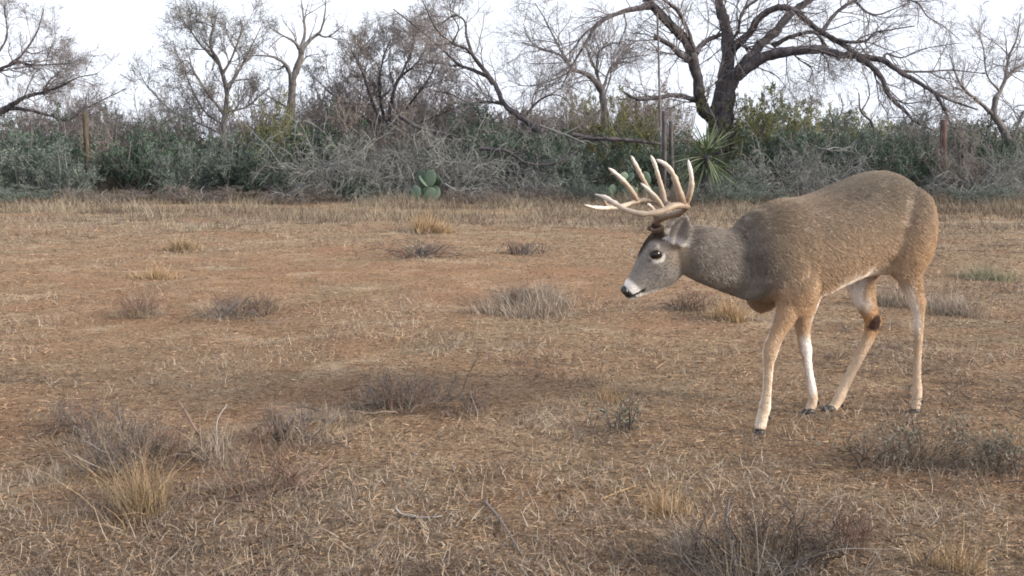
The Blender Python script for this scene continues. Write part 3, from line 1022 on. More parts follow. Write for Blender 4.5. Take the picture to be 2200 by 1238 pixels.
tree("forked_tree", 29.0, [
    (None, [(628, 405), (626, 300), (625, 240), (626, 200), (631, 163), (644, 132), (647, 105)], .115, .075, .0),
    (0, [(646, 108), (631, 89), (605, 75), (580, 60)], .05, .012, -.5),
    (0, [(647, 105), (655, 68), (650, 22), (646, -5)], .05, .012, .5),
    (0, [(648, 106), (668, 84), (688, 68), (698, 30), (700, -5)], .055, .012, .3),
    (3, [(682, 72), (700, 80), (722, 68), (738, 54)], .03, .008, -.4),
    (0, [(627, 185), (620, 150), (600, 128), (570, 120), (530, 120)], .065, .012, -.6),
    (0, [(645, 140), (660, 122), (685, 116)], .03, .01, .4),
    (5, [(612, 140), (596, 150), (570, 148)], .025, .008, .3),
    (0, [(626, 235), (606, 225), (575, 205), (555, 195)], .03, .008, .3),
], {"n": (6, 4, 3), "L1": (.4, 1.1), "L2": (.25, .6), "L3": (.12, .3), "up": .05, "skip": 1}, "bare forked tree with a straight grey trunk and open upright branches", M_BARK_PALE)

tree("feathery_tree", 26.5, [
    (None, [(483, 412), (482, 340), (481, 271), (487, 202), (471, 136), (452, 97), (465, 32)], .085, .025, .0),
    (0, [(482, 245), (450, 205), (420, 160), (400, 130), (372, 150)], .04, .01, -.6),
    (0, [(487, 190), (512, 155), (530, 120), (560, 60)], .045, .01, .5),
    (0, [(478, 160), (500, 120), (520, 60), (515, 45)], .035, .01, -.5),
    (0, [(482, 240), (525, 232), (560, 205), (580, 190)], .035, .01, .5),
    (0, [(470, 136), (430, 95), (405, 60), (395, 50)], .035, .01, .5),
    (0, [(482, 270), (440, 240), (412, 190), (375, 100)], .03, .008, .4),
    (0, [(482, 290), (420, 262), (365, 235), (320, 190), (300, 158)], .03, .008, -.3),
    (0, [(460, 60), (440, 50), (425, 45)], .02, .008, .3),
], {"n": (14, 8, 5), "L1": (.4, 1.2), "L2": (.25, .6), "L3": (.12, .3), "up": .05, "skip": 0}, "slim grey tree with a dense feathery crown standing left of the forked tree", M_BARK_PALE, M_TWIG_FINE, None, (2, (.02, .045), M_LEAF_GREY))

tree("thorny_tree", 27.0, [
    (None, [(835, 410), (835, 330), (830, 280)], .10, .07, .0),
    (0, [(830, 285), (845, 200), (872, 140), (890, 90), (880, 40)], .05, .012, .5),
    (0, [(830, 285), (800, 220), (780, 160), (755, 110)], .05, .012, -.5),
    (0, [(830, 290), (760, 235), (710, 200), (680, 170)], .045, .012, .5),
    (0, [(832, 285), (880, 225), (920, 170), (945, 120)], .045, .012, -.4),
    (0, [(832, 285), (815, 200), (822, 130), (840, 85)], .045, .012, .8),
    (0, [(832, 300), (900, 265), (960, 240), (1000, 225)], .035, .012, -.6),
    (0, [(832, 300), (760, 265), (705, 255), (660, 250)], .035, .012, -.5),
    (1, [(860, 165), (900, 130), (925, 75)], .03, .01, -.6),
    (2, [(785, 175), (770, 120), (800, 80)], .03, .01, .6),
], {"n": (18, 10, 5), "L1": (.5, 1.3), "L2": (.2, .55), "L3": (.1, .28), "up": .04, "skip": 1}, "bushy brownish thorn tree with many fine twigs behind the grey branch heaps", M_BARK, M_TWIG_FINE, None, (3, (.02, .045), M_LEAF_BROWN))

tree("edge_tree", 25.5, [
    (None, [(-70, 415), (-60, 320), (-30, 262), (16, 232)], .12, .075, .0),
    (0, [(0, 242), (50, 211), (93, 198), (128, 186), (167, 167), (210, 159)], .055, .01, -.5),
    (0, [(-50, 300), (-40, 190), (0, 150), (35, 132), (77, 74), (94, 20)], .06, .01, .6),
    (2, [(35, 133), (78, 140), (155, 136)], .035, .01, -.4),
    (2, [(-5, 152), (-10, 125), (15, 78), (8, 10)], .04, .01, -.6),
    (0, [(16, 233), (58, 236), (105, 248), (147, 258), (186, 233), (271, 190)], .05, .01, .3),
    (5, [(128, 303), (150, 285), (186, 248)], .02, .008, .5),
    (1, [(93, 199), (110, 170), (150, 140)], .025, .008, .5),
    (2, [(55, 110), (75, 115), (110, 100), (120, 80)], .02, .007, .5),
], {"n": (15, 9, 5), "L1": (.4, 1.4), "L2": (.25, .6), "L3": (.12, .3), "up": .02, "skip": 1}, "bare dark tree leaning in from the left edge of the view")

tree("bare_tree", 25.0, [
    (None, [(2176, 410), (2174, 350), (2169, 310), (2151, 271), (2136, 246), (2140, 209)], .11, .06, .0),
    (0, [(2140, 212), (2159, 171), (2167, 124), (2186, 78), (2192, 30)], .05, .01, .5),
    (0, [(2137, 248), (2105, 221), (2074, 194), (2055, 165), (2040, 118)], .05, .01, -.4),
    (0, [(2174, 310), (2194, 252), (2215, 225)], .05, .02, .4),
    (1, [(2160, 165), (2185, 145), (2215, 130)], .025, .008, .4),
    (2, [(2100, 217), (2060, 190), (2045, 190)], .02, .007, .4),
    (1, [(2146, 195), (2120, 160), (2112, 100), (2095, 60)], .025, .008, -.3),
], {"n": (12, 7, 4), "L1": (.4, 1.3), "L2": (.25, .6), "L3": (.12, .3), "up": .02, "skip": 1}, "bare brown tree at the right edge with a crooked trunk", M_BARK_PALE)

for px, y0, y1, pts, lab in ((1795, 268, 27.5, [(1795, 410), (1793, 310), (1792, 270), (1780, 235)], "short dead snag standing in the brush above the buck's back"),
                             (1880, 250, 28.0, [(1880, 410), (1878, 280), (1850, 240), (1845, 200)], "twisted bare sapling left of the right fence post")):
    tree("dead_sapling", y1, [
        (None, pts, .045, .015, .0),
        (0, [pts[2], (pts[2][0] + 18, pts[2][1] - 35), (pts[2][0] + 12, pts[2][1] - 70)], .02, .008, .2),
    ], {"n": (6, 4, 0), "L1": (.2, .5), "L2": (.1, .3), "up": .06, "skip": 0, "rmin": .006}, lab, M_BARK)

# leafy trees farther back
for k_, px, Y, top, w, lab in (("olivetree", 1720, 40, 200, 190, "olive leafy tree far behind the brush right of the mesquite, tallest of the far ones"),
                               ("olivetree", 1820, 44, 226, 170, "olive leafy tree far behind above the buck's back"),
                               ("olivetree", 1610, 38, 196, 120, "olive leafy tree close behind the mesquite trunk"),
                               ("darktree", 1960, 46, 250, 190, "dark leafy tree far behind above the buck's rump"),
                               ("darktree", 2090, 44, 258, 180, "dark leafy tree far behind the right fence post"),
                               ("olivetree", 1240, 40, 190, 110, "olive leafy tree far behind the bare tree's left side"),
                               ("browntree", 1150, 40, 205, 220, "brown leafy tree far behind the leaning tree"),
                               ("browntree", 1390, 36, 165, 170, "brown leafy tree behind the thin dead pole"),
                               ("browntree", 330, 42, 240, 200, "brown leafy tree far behind the dark shrubs at left"),
                               ("darktree", 205, 34, 205, 130, "dark leafy tree behind the tall left fence post"),
                               ("darktree", 60, 42, 240, 200, "dark leafy tree far behind at the left edge"),
                               ("browntree", 560, 40, 235, 190, "brown leafy tree far behind the forked tree"),
                               ("browntree", 980, 38, 200, 240, "brown leafy tree far behind the thorn tree's right side"),
                                                              ("browntree", 730, 33, 185, 190, "brown leafy tree between the forked tree and the thorn tree"),
                               ("browntree", 1065, 32, 235, 170, "brown leafy tree low behind the stem of the leaning tree"),
                               ("olivetree", 1900, 42, 248, 150, "olive leafy tree far behind the twisted bare sapling")):
    o = shrub(k_, px, Y, top, w, lab, "leafy trees behind the brush line")
    o.name = "leafy_tree"
    o["category"] = "tree"


# leafless thorn shrubs that fill the skyline between the trees
for k in ("barebush", "barebush2"):
    v = shrub_mesh(36, 6, (.010, .022), .5)
    b_me, f_me = v[0].mesh("stems"), v[1].mesh("foliage", False)
    b_me.materials.append(M_TWIG_FINE)
    f_me.materials.append(M_LEAF_BROWN)
    PROTO[k] = [("stems", b_me), ("foliage", f_me)]
for i_, (px, Y, top, w, lab) in enumerate([
        (60, 30, 150, 190, "bare thorn bush behind the tree leaning in at the left edge"),
        (165, 31, 172, 150, "bare thorn bush rising behind the tall left fence post"),
        (262, 30, 205, 120, "bare thorn bush in the low gap of the skyline at left"),
        (345, 29, 178, 130, "bare thorn bush left of the slim feathery tree"),
        (425, 30, 140, 150, "bare thorn bush close behind the slim feathery tree's left side"),
        (545, 31, 165, 150, "bare thorn bush between the feathery tree and the forked tree"),
        (690, 30, 140, 160, "bare thorn bush right of the forked tree's trunk"),
        (775, 31, 100, 170, "bare thorn bush behind the left half of the thorn tree"),
        (905, 30, 85, 190, "bare thorn bush behind the right half of the thorn tree, tallest of the bare bushes"),
        (1000, 29, 165, 150, "bare thorn bush under the leaning tree's long stem"),
        (1085, 30, 195, 150, "bare thorn bush behind the middle of the leaning tree"),
        (1180, 29, 200, 140, "bare thorn bush between the leaning tree and the bare pale tree"),
        (1355, 30, 165, 140, "bare thorn bush between the bare pale tree and the pole"),
        (1450, 31, 175, 110, "bare thorn bush behind the mesquite's left stem"),
        (620, 28, 195, 130, "bare thorn bush around the forked tree's trunk"),
        (740, 28, 185, 170, "bare thorn bush just above the leftmost grey branch heap"),
        (850, 28, 175, 170, "bare thorn bush at the foot of the thorn tree"),
        (955, 28, 190, 150, "bare thorn bush above the heap right of the prickly pear"),
        (1240, 28, 205, 120, "bare thorn bush right of the leaning tree's foot"),
        (310, 27.5, 225, 130, "bare thorn bush behind the dark green shrubs at left"),
        (110, 27.5, 215, 150, "bare thorn bush low behind the left edge shrubs"),
        (1960, 30, 222, 140, "bare thorn bush left of the right fence post"),
        (2095, 30, 200, 130, "bare thorn bush left of the bare tree at the right edge")]):
    o = shrub("barebush" if i_ % 2 else "barebush2", px, Y, top, w, lab, "bare thorn bushes behind the brush line")


# ------------------------------------------------------------------ yucca, prickly pears, fence posts, pole
def yucca():
    g = at(1518, 300, 20.6)
    g[2] = float(gz(g[0], g[1]))
    o = empty("yucca", g, "spiky green yucca with a round head of stiff leaves at the foot of the mesquite", "yucca")
    mb = MB()
    P = np.array([[0, 0, -.05], [.02, 0, .3], [0, .02, .6], [.01, 0, .88]])
    tubes(mb, catmull(P, 10), np.linspace(.11, .09, 10), 10)
    mb.build("trunk", M_BARK, o)

    def spikes(n, z0, el, L, w, mat, nm_, bend):
        th = rng.uniform(0, 2 * math.pi, n)
        e = np.arcsin(np.clip(rng.uniform(math.sin(el[0]), math.sin(el[1]), n), -1, 1))
        D = np.stack([np.cos(th) * np.cos(e), np.sin(th) * np.cos(e), np.sin(e)], 1)
        B = np.stack([D[:, 0] * .05, D[:, 1] * .05, z0 + rng.uniform(-.10, .10, n)], 1)
        mb = MB()
        S = 4
        Ln = rng.uniform(L[0], L[1], n)
        side = norm(np.cross(D, [0, 0, 1.0]))
        nr = np.cross(side, D)
        rows = []
        for k in range(S):
            t = k / (S - 1)
            c = B + D * (Ln * t)[:, None] - np.array([0, 0, 1.0]) * (Ln * t ** 2 * bend)[:, None]
            ww = w * (1, 1.1, .75, .08)[k]
            rows += [c - side * ww, c - nr * ww * .5, c + side * ww]
        v = np.stack(rows, 1)
        b = np.arange(n) * S * 3
        q = np.concatenate([np.stack([b + 3 * k + j, b + 3 * k + j + 1, b + 3 * k + j + 4, b + 3 * k + j + 3], 1) for k in range(S - 1) for j in (0, 1)])
        mb.add(v.reshape(-1, 3), q, None, np.repeat(rng.random(n), S * 3))
        mb.build(nm_, mat, o, None, False)
    my = rnd_mat("yucca_leaf", [(.1, (.05, .078, .04)), (.5, (.125, .165, .085)), (.9, (.28, .31, .19))], .5, .35, .2)
    spikes(72, .90, (-.25, 1.4), (.62, .86), .016, my, "leaf_rosette", .10)
    spikes(80, .76, (-1.1, .05), (.5, .78), .013, my, "old_leaf_skirt", .18)


yucca()

m_pad = rnd_mat("cactus_pad", [(.1, (.045, .075, .055)), (.6, (.095, .14, .10)), (1, (.16, .20, .14))], .55, .3, .5, 6.0)


def prickly_pear(px, Y, size, n, label):
    g = at(px, 300, Y)
    g[2] = float(gz(g[0], g[1]))
    o = empty("prickly_pear", g, label, "cactus", "prickly pears in the brush line")
    tips = []
    for k in range(n):
        if k < 7 or not tips:
            b = np.array([rng.uniform(-.5, .5) * size, rng.uniform(-.25, .25) * size, -.02])
            d = norm(np.array([rng.normal(scale=.35), rng.normal(scale=.25), 1.0]))
        else:
            b, d0 = tips[rng.integers(min(7, len(tips)))]
            d = norm(d0 + np.array([rng.normal(scale=.65), rng.normal(scale=.35), .25]))
        h = size * rng.uniform(.42, .58)
        nrm = norm(np.cross(d, np.array([1.0, 0, 0])) + rng.normal(scale=.45, size=3))
        sd = norm(np.cross(d, nrm))
        nrm = np.cross(sd, d)
        mb = MB()
        nu, nv_ = 14, 9
        th = np.linspace(.02, math.pi - .02, nv_)
        ph = np.arange(nu) * 2 * math.pi / nu
        wprof = lambda t: math.sin(t) * (1.0 - .25 * math.cos(t) * -1)
        v = np.array([b + d * h * .5 * (1 - math.cos(t)) + sd * h * .38 * math.sin(t) * (.82 + .22 * (1 - math.cos(t)) / 2) * math.cos(p) + nrm * .022 * math.sin(t) * math.sin(p)
                      for t in th for p in ph])
        q = [[i * nu + j, (i + 1) * nu + j, (i + 1) * nu + (j + 1) % nu, i * nu + (j + 1) % nu] for i in range(nv_ - 1) for j in range(nu)]
        tr = [[0, j, j + 1] for j in range(1, nu - 1)] + [[(nv_ - 1) * nu, (nv_ - 1) * nu + j + 1, (nv_ - 1) * nu + j] for j in range(1, nu - 1)]
        mb.add(v, q, tr, np.full(len(v), rng.random()))
        mb.build("pad", m_pad, o)
        tips.append((b + d * h * .94, d))


prickly_pear(906, 21.9, .62, 12, "prickly pear in front of the grey branch heaps")
prickly_pear(1345, 22.2, .60, 9, "prickly pear behind the buck's left antler tines")
prickly_pear(1400, 22.6, .62, 8, "prickly pear left of the yucca, behind the antlers")

M_POST = bark_mat("weathered_post", (.04, .034, .026), (.14, .115, .085), 9.0, .4)
M_POST_RED = bark_mat("reddish_post", (.055, .036, .033), (.16, .11, .10), 9.0, .4)


def post(px, top, Y, r, mat, label, lean=0.0):
    g = at(px, 300, Y)
    z = float(gz(g[0], g[1]))
    h = CAM_H + (300 - top) * Y / F_PX - z
    n = 12
    t = np.linspace(0, 1, n)
    P = np.stack([lean * h * t + .012 * np.sin(t * 5), .01 * np.cos(t * 4), -.15 + (h + .15) * t], 1)
    mb = MB()
    tubes(mb, P, r * (1.05 - .15 * t) * (1 + .04 * rng.normal(size=n)), 9, .5, cap=True)
    o = mb.build("fence_post", mat)
    o.location = (g[0], g[1], z)
    tag(o, label, "fence post", "wooden fence posts in the brush line")


post(184, 243, 22.9, .055, M_POST, "pale weathered wooden fence post standing at left, tallest of the posts", .015)
post(2027, 258, 23.3, .07, M_POST_RED, "thick reddish wooden fence post standing at right above the buck's rump")
post(1426, 240, 22.9, .05, M_BARK, "dark fence post left of the yucca, left one of the close pair", .01)
post(1444, 262, 23.0, .045, M_BARK, "dark fence post left of the yucca, right one of the close pair", -.01)

tree("dead_pole_tree", 24.6, [
    (None, [(1420, 410), (1419, 300), (1417, 213), (1415, 120), (1412, 28)], .036, .02, .2),
    (0, [(1414, 110), (1405, 98), (1394, 90)], .02, .012, -.2),
], {"n": (5, 3, 0), "L1": (.15, .5), "L2": (.1, .2), "up": .05, "skip": 0}, "thin straight dead trunk rising like a pole left of the mesquite", M_BARK_PALE)


def loose_branch(pts, Y, r0, r1, mat, label):
    P = catmull(np.array([at(a_, b_, Y + dy) for a_, b_, dy in pts]), 24)
    R0 = np.linspace(r0, r1, 24)
    mb = MB()
    tubes(mb, P, R0, 6)
    c, cr = grow(P[None, ::2], R0[None, ::2], 14, (.15, .6), 6, (.4, 1.1), .18, .0, .1, .5, .4, rmin=.005)
    tubes(mb, c, cr, 4)
    o = mb.build("fallen_branch", mat, None, P[0])
    o.location = P[0]
    tag(o, label, "branch", "fallen branches caught in the brush")


loose_branch([(955, 395, 0), (985, 412, 0), (1020, 424, .1)], 21.4, .022, .012, M_ASH, "short pale branch fallen right of the prickly pear")
loose_branch([(745, 440, -.2), (775, 425, -.1), (812, 400, .1)], 21.4, .022, .012, M_ASH, "bleached branch lying at the foot of the leftmost grey heap")
loose_branch([(860, 250, .2), (900, 275, .1), (960, 290, 0), (1020, 325, 0), (1060, 335, 0)], 23.8, .05, .02, M_BARK, "dark limb fallen across the top of the grey heaps")
loose_branch([(1230, 290, .1), (1280, 298, 0), (1340, 300, 0), (1420, 310, .2)], 23.0, .055, .03, M_BARK, "thick dark limb lying level left of the two dark posts")
loose_branch([(1030, 320, .2), (1090, 325, 0), (1130, 350, 0), (1190, 352, 0), (1240, 325, .1)], 22.6, .04, .02, M_BARK, "dark sagging limb under the leaning tree")
loose_branch([(1160, 270, .2), (1215, 290, .1), (1260, 310, 0)], 22.4, .025, .015, M_ASH, "pale limb slanting down right of the leaning tree")
loose_branch([(1755, 318, 0), (1800, 325, 0), (1830, 318, .1), (1855, 345, .1)], 22.2, .02, .01, M_ASH, "bleached curling branch above the buck's back")
loose_branch([(2050, 405, 0), (2052, 430, 0), (2075, 425, 0), (2110, 408, .1)], 21.2, .018, .01, M_ASH, "small pale branch lying behind the buck's rump")
loose_branch([(530, 400, 0), (560, 365, .1), (590, 335, .2)], 22.0, .016, .01, M_ASH, "thin pale branch leaning on the dark shrub left of the heaps")
# ------------------------------------------------------------------ the buck
def build_deer():
    AL = math.radians(27)
    ax = np.array([-math.cos(AL), -math.sin(AL), 0.0])           # heading
    lf = np.array([math.sin(AL), -math.cos(AL), 0.0])            # its left side (towards the camera)
    up = np.array([0, 0, 1.0])
    p0 = ground_at(1636, 932) - lf * 0.09
    loc = np.array([*(p0 + ax * -0.45)[:2], 0.0])

    def L2W(x, y, z):
        return p0 * [1, 1, 0] + ax * x + lf * y + up * z

    # head frame
    AH = math.radians(14)
    hax = np.array([-math.cos(AH), -math.sin(AH), 0.0])
    hlf = np.array([math.sin(AH), -math.cos(AH), 0.0])
    hp0 = at(1430, 545, 4.44)

    def HC(cx, cy, lat=0.0):                                     # head-plane point, picture coordinates of the head study
        return on_plane(1200 + cx / 3.096, 300 + cy / 3.096, hp0 + hlf * lat, hlf)

    body = MB()
    NR = 22
    ang = np.arange(NR) * 2 * math.pi / NR
    ca, sa = np.cos(ang), np.sin(ang)

    def loft(C, A, B, n=None, pw=1.0):
        """elliptical sections: centres C, half-axis vectors A and B"""
        C, A, B = (np.asarray(q, float) for q in (C, A, B))
        n = n or len(C) * 5
        C, A, B = catmull(C, n), catmull(A, n), catmull(B, n)
        cc = np.sign(ca) * np.abs(ca) ** pw
        ss = np.sign(sa) * np.abs(sa) ** pw
        ring = C[:, None] + A[:, None] * cc[None, :, None] + B[:, None] * ss[None, :, None]
        v = np.vstack([ring.reshape(-1, 3), C[:1], C[-1:]])
        q = [[i * NR + j, i * NR + (j + 1) % NR, (i + 1) * NR + (j + 1) % NR, (i + 1) * NR + j] for i in range(n - 1) for j in range(NR)]
        e = n * NR
        t = [[e, (j + 1) % NR, j] for j in range(NR)] + [[e + 1, (n - 1) * NR + j, (n - 1) * NR + (j + 1) % NR] for j in range(NR)]
        body.add(v, q, t)

    # trunk: x, top, bottom, half width
    trunk = [(-0.895, .83, .72, .04), (-0.875, .885, .68, .08), (-0.83, .945, .63, .118), (-0.765, .993, .59, .145),
             (-0.675, 1.018, .59, .155), (-0.57, 1.008, .585, .166), (-0.45, .972, .56, .18), (-0.34, .938, .525, .185),
             (-0.24, .918, .505, .178), (-0.15, .915, .502, .162), (-0.06, .885, .512, .146), (0.01, .835, .55, .12), (0.05, .77, .62, .07)]
    loft([L2W(x, 0, (a + b) / 2) for x, a, b, w in trunk], [lf * w for x, a, b, w in trunk],
         [up * (a - b) / 2 for x, a, b, w in trunk], 60, 0.92)
    # shoulder and haunch muscle
    def blob(x, y, z, rx, ry, rz, tilt=0.0):
        d = ax * math.cos(tilt) + up * math.sin(tilt)
        e = -ax * math.sin(tilt) + up * math.cos(tilt)
        k = np.linspace(-1, 1, 13)
        w = np.sqrt(np.maximum(1 - k ** 2, 0.002))
        loft([L2W(x, y, z) + e * rz * q for q in k], [d * rx * q for q in w], [lf * ry * q for q in w], 13)
    for s in (1, -1):
        blob(-.12, .085 * s, .665, .12, .078, .175, -.12)        # shoulder blade
        blob(-.160, .10 * s, .58, .088, .068, .135, .25)        # upper arm
        blob(-.745, .098 * s, .755, .118, .082, .20, .16)          # haunch
    # neck
    hb = HC(815, 720)
    nk = [(L2W(-.14, 0, .71), .18, .125, ax), (L2W(.0, 0, .695), .172, .122, ax)]
    n2 = on_plane(1575, 563, hp0 - hlf * 0.0, norm(hlf + lf)) + np.array([0, .02, 0])
    nk += [(n2, .130, .102, norm(ax + hax)), (HC(925, 757), .106, .085, hax), (HC(790, 735), .082, .068, hax), (HC(735, 745), .06, .05, hax)]
    loft([c for c, h, w, d in nk], [np.cross(up, d) * w for c, h, w, d in nk],
         [norm(np.cross(d, np.cross(up, d)) + (np.array([0.0, 0, 0]))) * h for c, h, w, d in nk], 30)
    # head sections: top and bottom outline points, half width
    hs = [((428, 990), (440, 1035), .010), ((436, 966), (462, 1066), .022), ((452, 935), (500, 1066), .026), ((482, 885), (560, 1040), .031),
          ((512, 815), (660, 1010), .040), ((540, 738), (770, 955), .054), ((588, 655), (832, 880), .060), ((660, 590), (850, 800), .056), ((740, 590), (850, 730), .040)]
    HCs = [(HC(*a), HC(*b)) for a, b, w in hs]
    loft([(a + b) / 2 for a, b in HCs], [hlf * h[2] for h in hs], [(a - b) / 2 * .97 for a, b in HCs], 40, 0.95)
    ears = {}
    for s in (1, -1):                                            # brow, pedicle
        k = np.linspace(-1, 1, 9)
        w = np.sqrt(np.maximum(1 - k ** 2, 0.01))
        c = HC(640, 725, .043 * s)
        loft([c + (hax * .6 - up * .8) * .03 * q for q in k], [hlf * .014 * q for q in w], [(hax * .8 + up * .6) * .018 * q for q in w], 9)
        pa, pb = HC(668, 640, .026 * s), HC(652, 560, .036 * s)
        loft([pa, (pa + pb) / 2, pb], [hlf * .021] * 3, [hax * .021] * 3, 5)
        # ear: a leaf-shaped shell, slightly cupped
        tipd = norm(np.array(HC(812, 530) - HC(775, 705)) * 1.0 + hlf * s * .040)
        wd = norm(np.cross(tipd, hlf * s + hax * .25))
        dp = np.cross(wd, tipd) * s
        b0 = HC(775, 705, .050 * s)
        ears[s] = (b0, tipd, wd, dp)
        LE = .132
        prof = [(0, .015), (.15, .026), (.35, .036), (.52, .037), (.7, .030), (.85, .018), (.95, .008), (1, .003)]
        for off in (-1, -.5, 0, .5, 1):
            loft([b0 + tipd * LE * t + wd * w * off * .72 + dp * (abs(off) ** 2 * .018 * (1 - .4 * t)) * s for t, w in prof],
                 [wd * w * .42 for t, w in prof], [dp * .0055] * len(prof), 20)
    # legs: px, py, lateral, fore-aft radius, lateral radius
    legs = {
        "FL": (1, [(1712, 590, .105, .085, .055), (1697, 652, .10, .058, .045), (1683, 690, .095, .043, .036), (1667, 722, .09, .031, .027), (1657, 748, .09, .031, .028), (1653, 764, .09, .028, .026),
                   (1651, 784, .09, .020, .019), (1648, 838, .09, .0165, .0155), (1644, 868, .09, .022, .019), (1642, 882, .09, .0235, .020), (1637, 900, .09, .023, .02), (1632, 922, .09, .024, .02)]),
        "FR": (-1, [(1745, 600, -.10, .08, .05), (1732, 655, -.095, .05, .04), (1725, 700, -.09, .033, .03), (1728, 735, -.09, .026, .025), (1731, 752, -.09, .0265, .025), (1734, 775, -.09, .0185, .018), (1740, 812, -.09, .0165, .016),
                    (1746, 850, -.09, .021, .019), (1745, 868, -.09, .021, .019), (1738, 884, -.09, .023, .02)]),
        "HR": (-1, [(1880, 520, -.085, .125, .06), (1848, 600, -.09, .075, .045), (1859, 645, -.09, .052, .034), (1870, 677, -.09, .038, .027), (1873, 700, -.09, .034, .024), (1865, 728, -.09, .028, .021),
                    (1846, 766, -.09, .022, .019), (1817, 824, -.09, .022, .018), (1803, 855, -.09, .025, .02), (1792, 874, -.09, .022, .019), (1781, 884, -.09, .022, .019)]),
        "HL": (1, [(1945, 480, .10, .11, .07), (1952, 550, .105, .078, .052), (1954, 590, .105, .056, .042), (1963, 628, .10, .04, .033), (1972, 656, .10, .034, .028), (1974, 682, .10, .0225, .021),
                   (1972, 750, .10, .0165, .0155), (1970, 805, .10, .0165, .0155), (1970, 845, .10, .022, .02), (1968, 866, .10, .02, .019), (1966, 880, .10, .022, .02)]),
    }
    legc = {}
    for k, (sd, st) in legs.items():
        C = np.array([on_plane(x, y, p0 + lf * la, lf) for x, y, la, a, b in st])
        legc[k] = C
        T = norm(np.gradient(C, axis=0))
        fw = norm(np.cross(np.broadcast_to(lf, T.shape), T))
        loft(C, [f * s_[3] for f, s_ in zip(fw, st)], [lf * s_[4] for s_ in st], len(st) * 6)
    # heel points of the hocks
    for k, px, py, la in (("HL", 1981, 650, .10), ("HR", 1886, 690, -.09)):
        c = on_plane(px, py, p0 + lf * la, lf)
        q = np.linspace(-1, 1, 9)
        w = np.sqrt(np.maximum(1 - q ** 2, .02))
        loft([c + up * .03 * t for t in q], [ax * .019 * t for t in w], [lf * .015 * t for t in w], 9)
    # tail, hanging
    tl = [(-.87, .86, .03), (-.905, .80, .030), (-.915, .73, .032), (-.905, .66, .026), (-.89, .62, .010)]
    loft([L2W(x, 0, z) for x, z, w in tl], [lf * w for x, z, w in tl], [ax * w * .5 for x, z, w in tl], 14)

    # one continuous skin
    tmp = body.build("deer_form", new_mat("tmp")[0])
    md = tmp.modifiers.new("r", 'REMESH')
    md.mode, md.voxel_size, md.adaptivity = 'VOXEL', 0.0058, 0.0
    ms = tmp.modifiers.new("s", 'SMOOTH')
    ms.factor, ms.iterations = 0.5, 7
    dg = bpy.context.evaluated_depsgraph_get()
    me = bpy.data.meshes.new_from_object(tmp.evaluated_get(dg))
    bpy.data.objects.remove(tmp)
    me.name = "body"
    nv = len(me.vertices)
    co = np.zeros(nv * 3, np.float32)
    me.vertices.foreach_get("co", co)
    co = co.reshape(-1, 3).astype(float)
    nm = np.zeros(nv * 3, np.float32)
    me.vertices.foreach_get("normal", nm)
    nm = nm.reshape(-1, 3).astype(float)

    # muscle lines: soft grooves (depth > 0) and rises, drawn on the flank, the same on both sides
    lx, ly, lz = (co - p0) @ ax, (co - p0) @ lf, co[:, 2]
    side = np.abs(nm @ lf)
    for pts, dep, wid in (([(1764, 455), (1771, 520), (1768, 570), (1752, 612)], .011, .034),
                          ([(1950, 430), (1936, 490), (1918, 550), (1902, 582)], .012, .040),
                          ([(1652, 470), (1636, 540), (1644, 625)], .009, .028),
                          ([(1700, 500), (1712, 560), (1700, 620)], .007, .020),
                          ([(1745, 500), (1748, 560), (1738, 605)], -.006, .022),
                          ([(1930, 405), (1938, 420)], -.010, .035),
                          ([(1968, 440), (1975, 500), (1968, 560)], -.006, .03),
                          ([(1662, 545), (1668, 570)], -.008, .03),
                          ([(1790, 440), (1830, 440), (1880, 425)], .006, .03)):
        G = np.array([on_plane(a_, b_, p0 + lf * .165, lf) for a_, b_ in pts])
        g2 = catmull(np.stack([(G - p0) @ ax, G[:, 2]], 1), 24)
        dd = np.sqrt(((np.stack([lx, lz], 1)[:, None] - g2[None]) ** 2).sum(2)).min(1)
        wgt = np.exp(-(dd / wid) ** 2) * np.clip((side - .15) / .35, 0, 1) * (lz > .47) * (lx < .06)
        co = co - nm * (wgt * dep)[:, None]

    # ---------------- coat colours (the coat's own pattern, plus a rim light painted on one hind leg)
    def sm(a, b, x):
        t = np.clip((x - a) / (b - a), 0, 1)
        return t * t * (3 - 2 * t)

    def coat(P, Nn):
        P0_ = P
        w_ = np.stack([fbm(P[:, 0] * 38 + 7 * k, P[:, 2] * 38 + P[:, 1] * 21, 90 + k, 3) - .5 for k in range(3)], 1)
        far_ = np.clip((P[:, 0] * -1 + p0[0] - .12) / .1, 0, 1)[:, None]          # finer on the head
        P = P + w_ * (.030 * (1 - far_) + .004 * far_)
        Nn = Nn + w_ * .5 * (1 - far_)
        x, y, z = (P - p0) @ ax, (P - p0) @ lf, P[:, 2]
        hx, hy = (P - hp0) @ hax, (P - hp0) @ hlf
        # picture coordinates of the head study, seen square on to the head plane
        Pp = P - hy[:, None] * hlf
        d = Pp - CAM
        yy = d[:, 1] * CO - d[:, 2] * SI
        px = 1100 + F_PX * d[:, 0] / yy
        py = 619 - F_PX * (d[:, 1] * SI + d[:, 2] * CO) / yy
        cx, cy = (px - 1200) * 3.096, (py - 300) * 3.096
        lerp = lambda a, b, t: a * (1 - t[:, None]) + np.asarray(b) * t[:, None]
        c = np.tile(np.array([.252, .19, .136]), (len(P), 1))
        c = lerp(c, (.335, .238, .158), sm(.84, .62, z))                         # flank warmer lower down
        c = lerp(c, (.175, .142, .110), sm(.82, .97, z + .03 * np.sin(x * 9)))   # back
        c = lerp(c, (.45, .30, .175), sm(-.76, -.87, x) * sm(.98, .84, z))       # buttock
        c = lerp(c, (.375, .25, .15), sm(.86, .66, z) * sm(-.60, -.76, x))
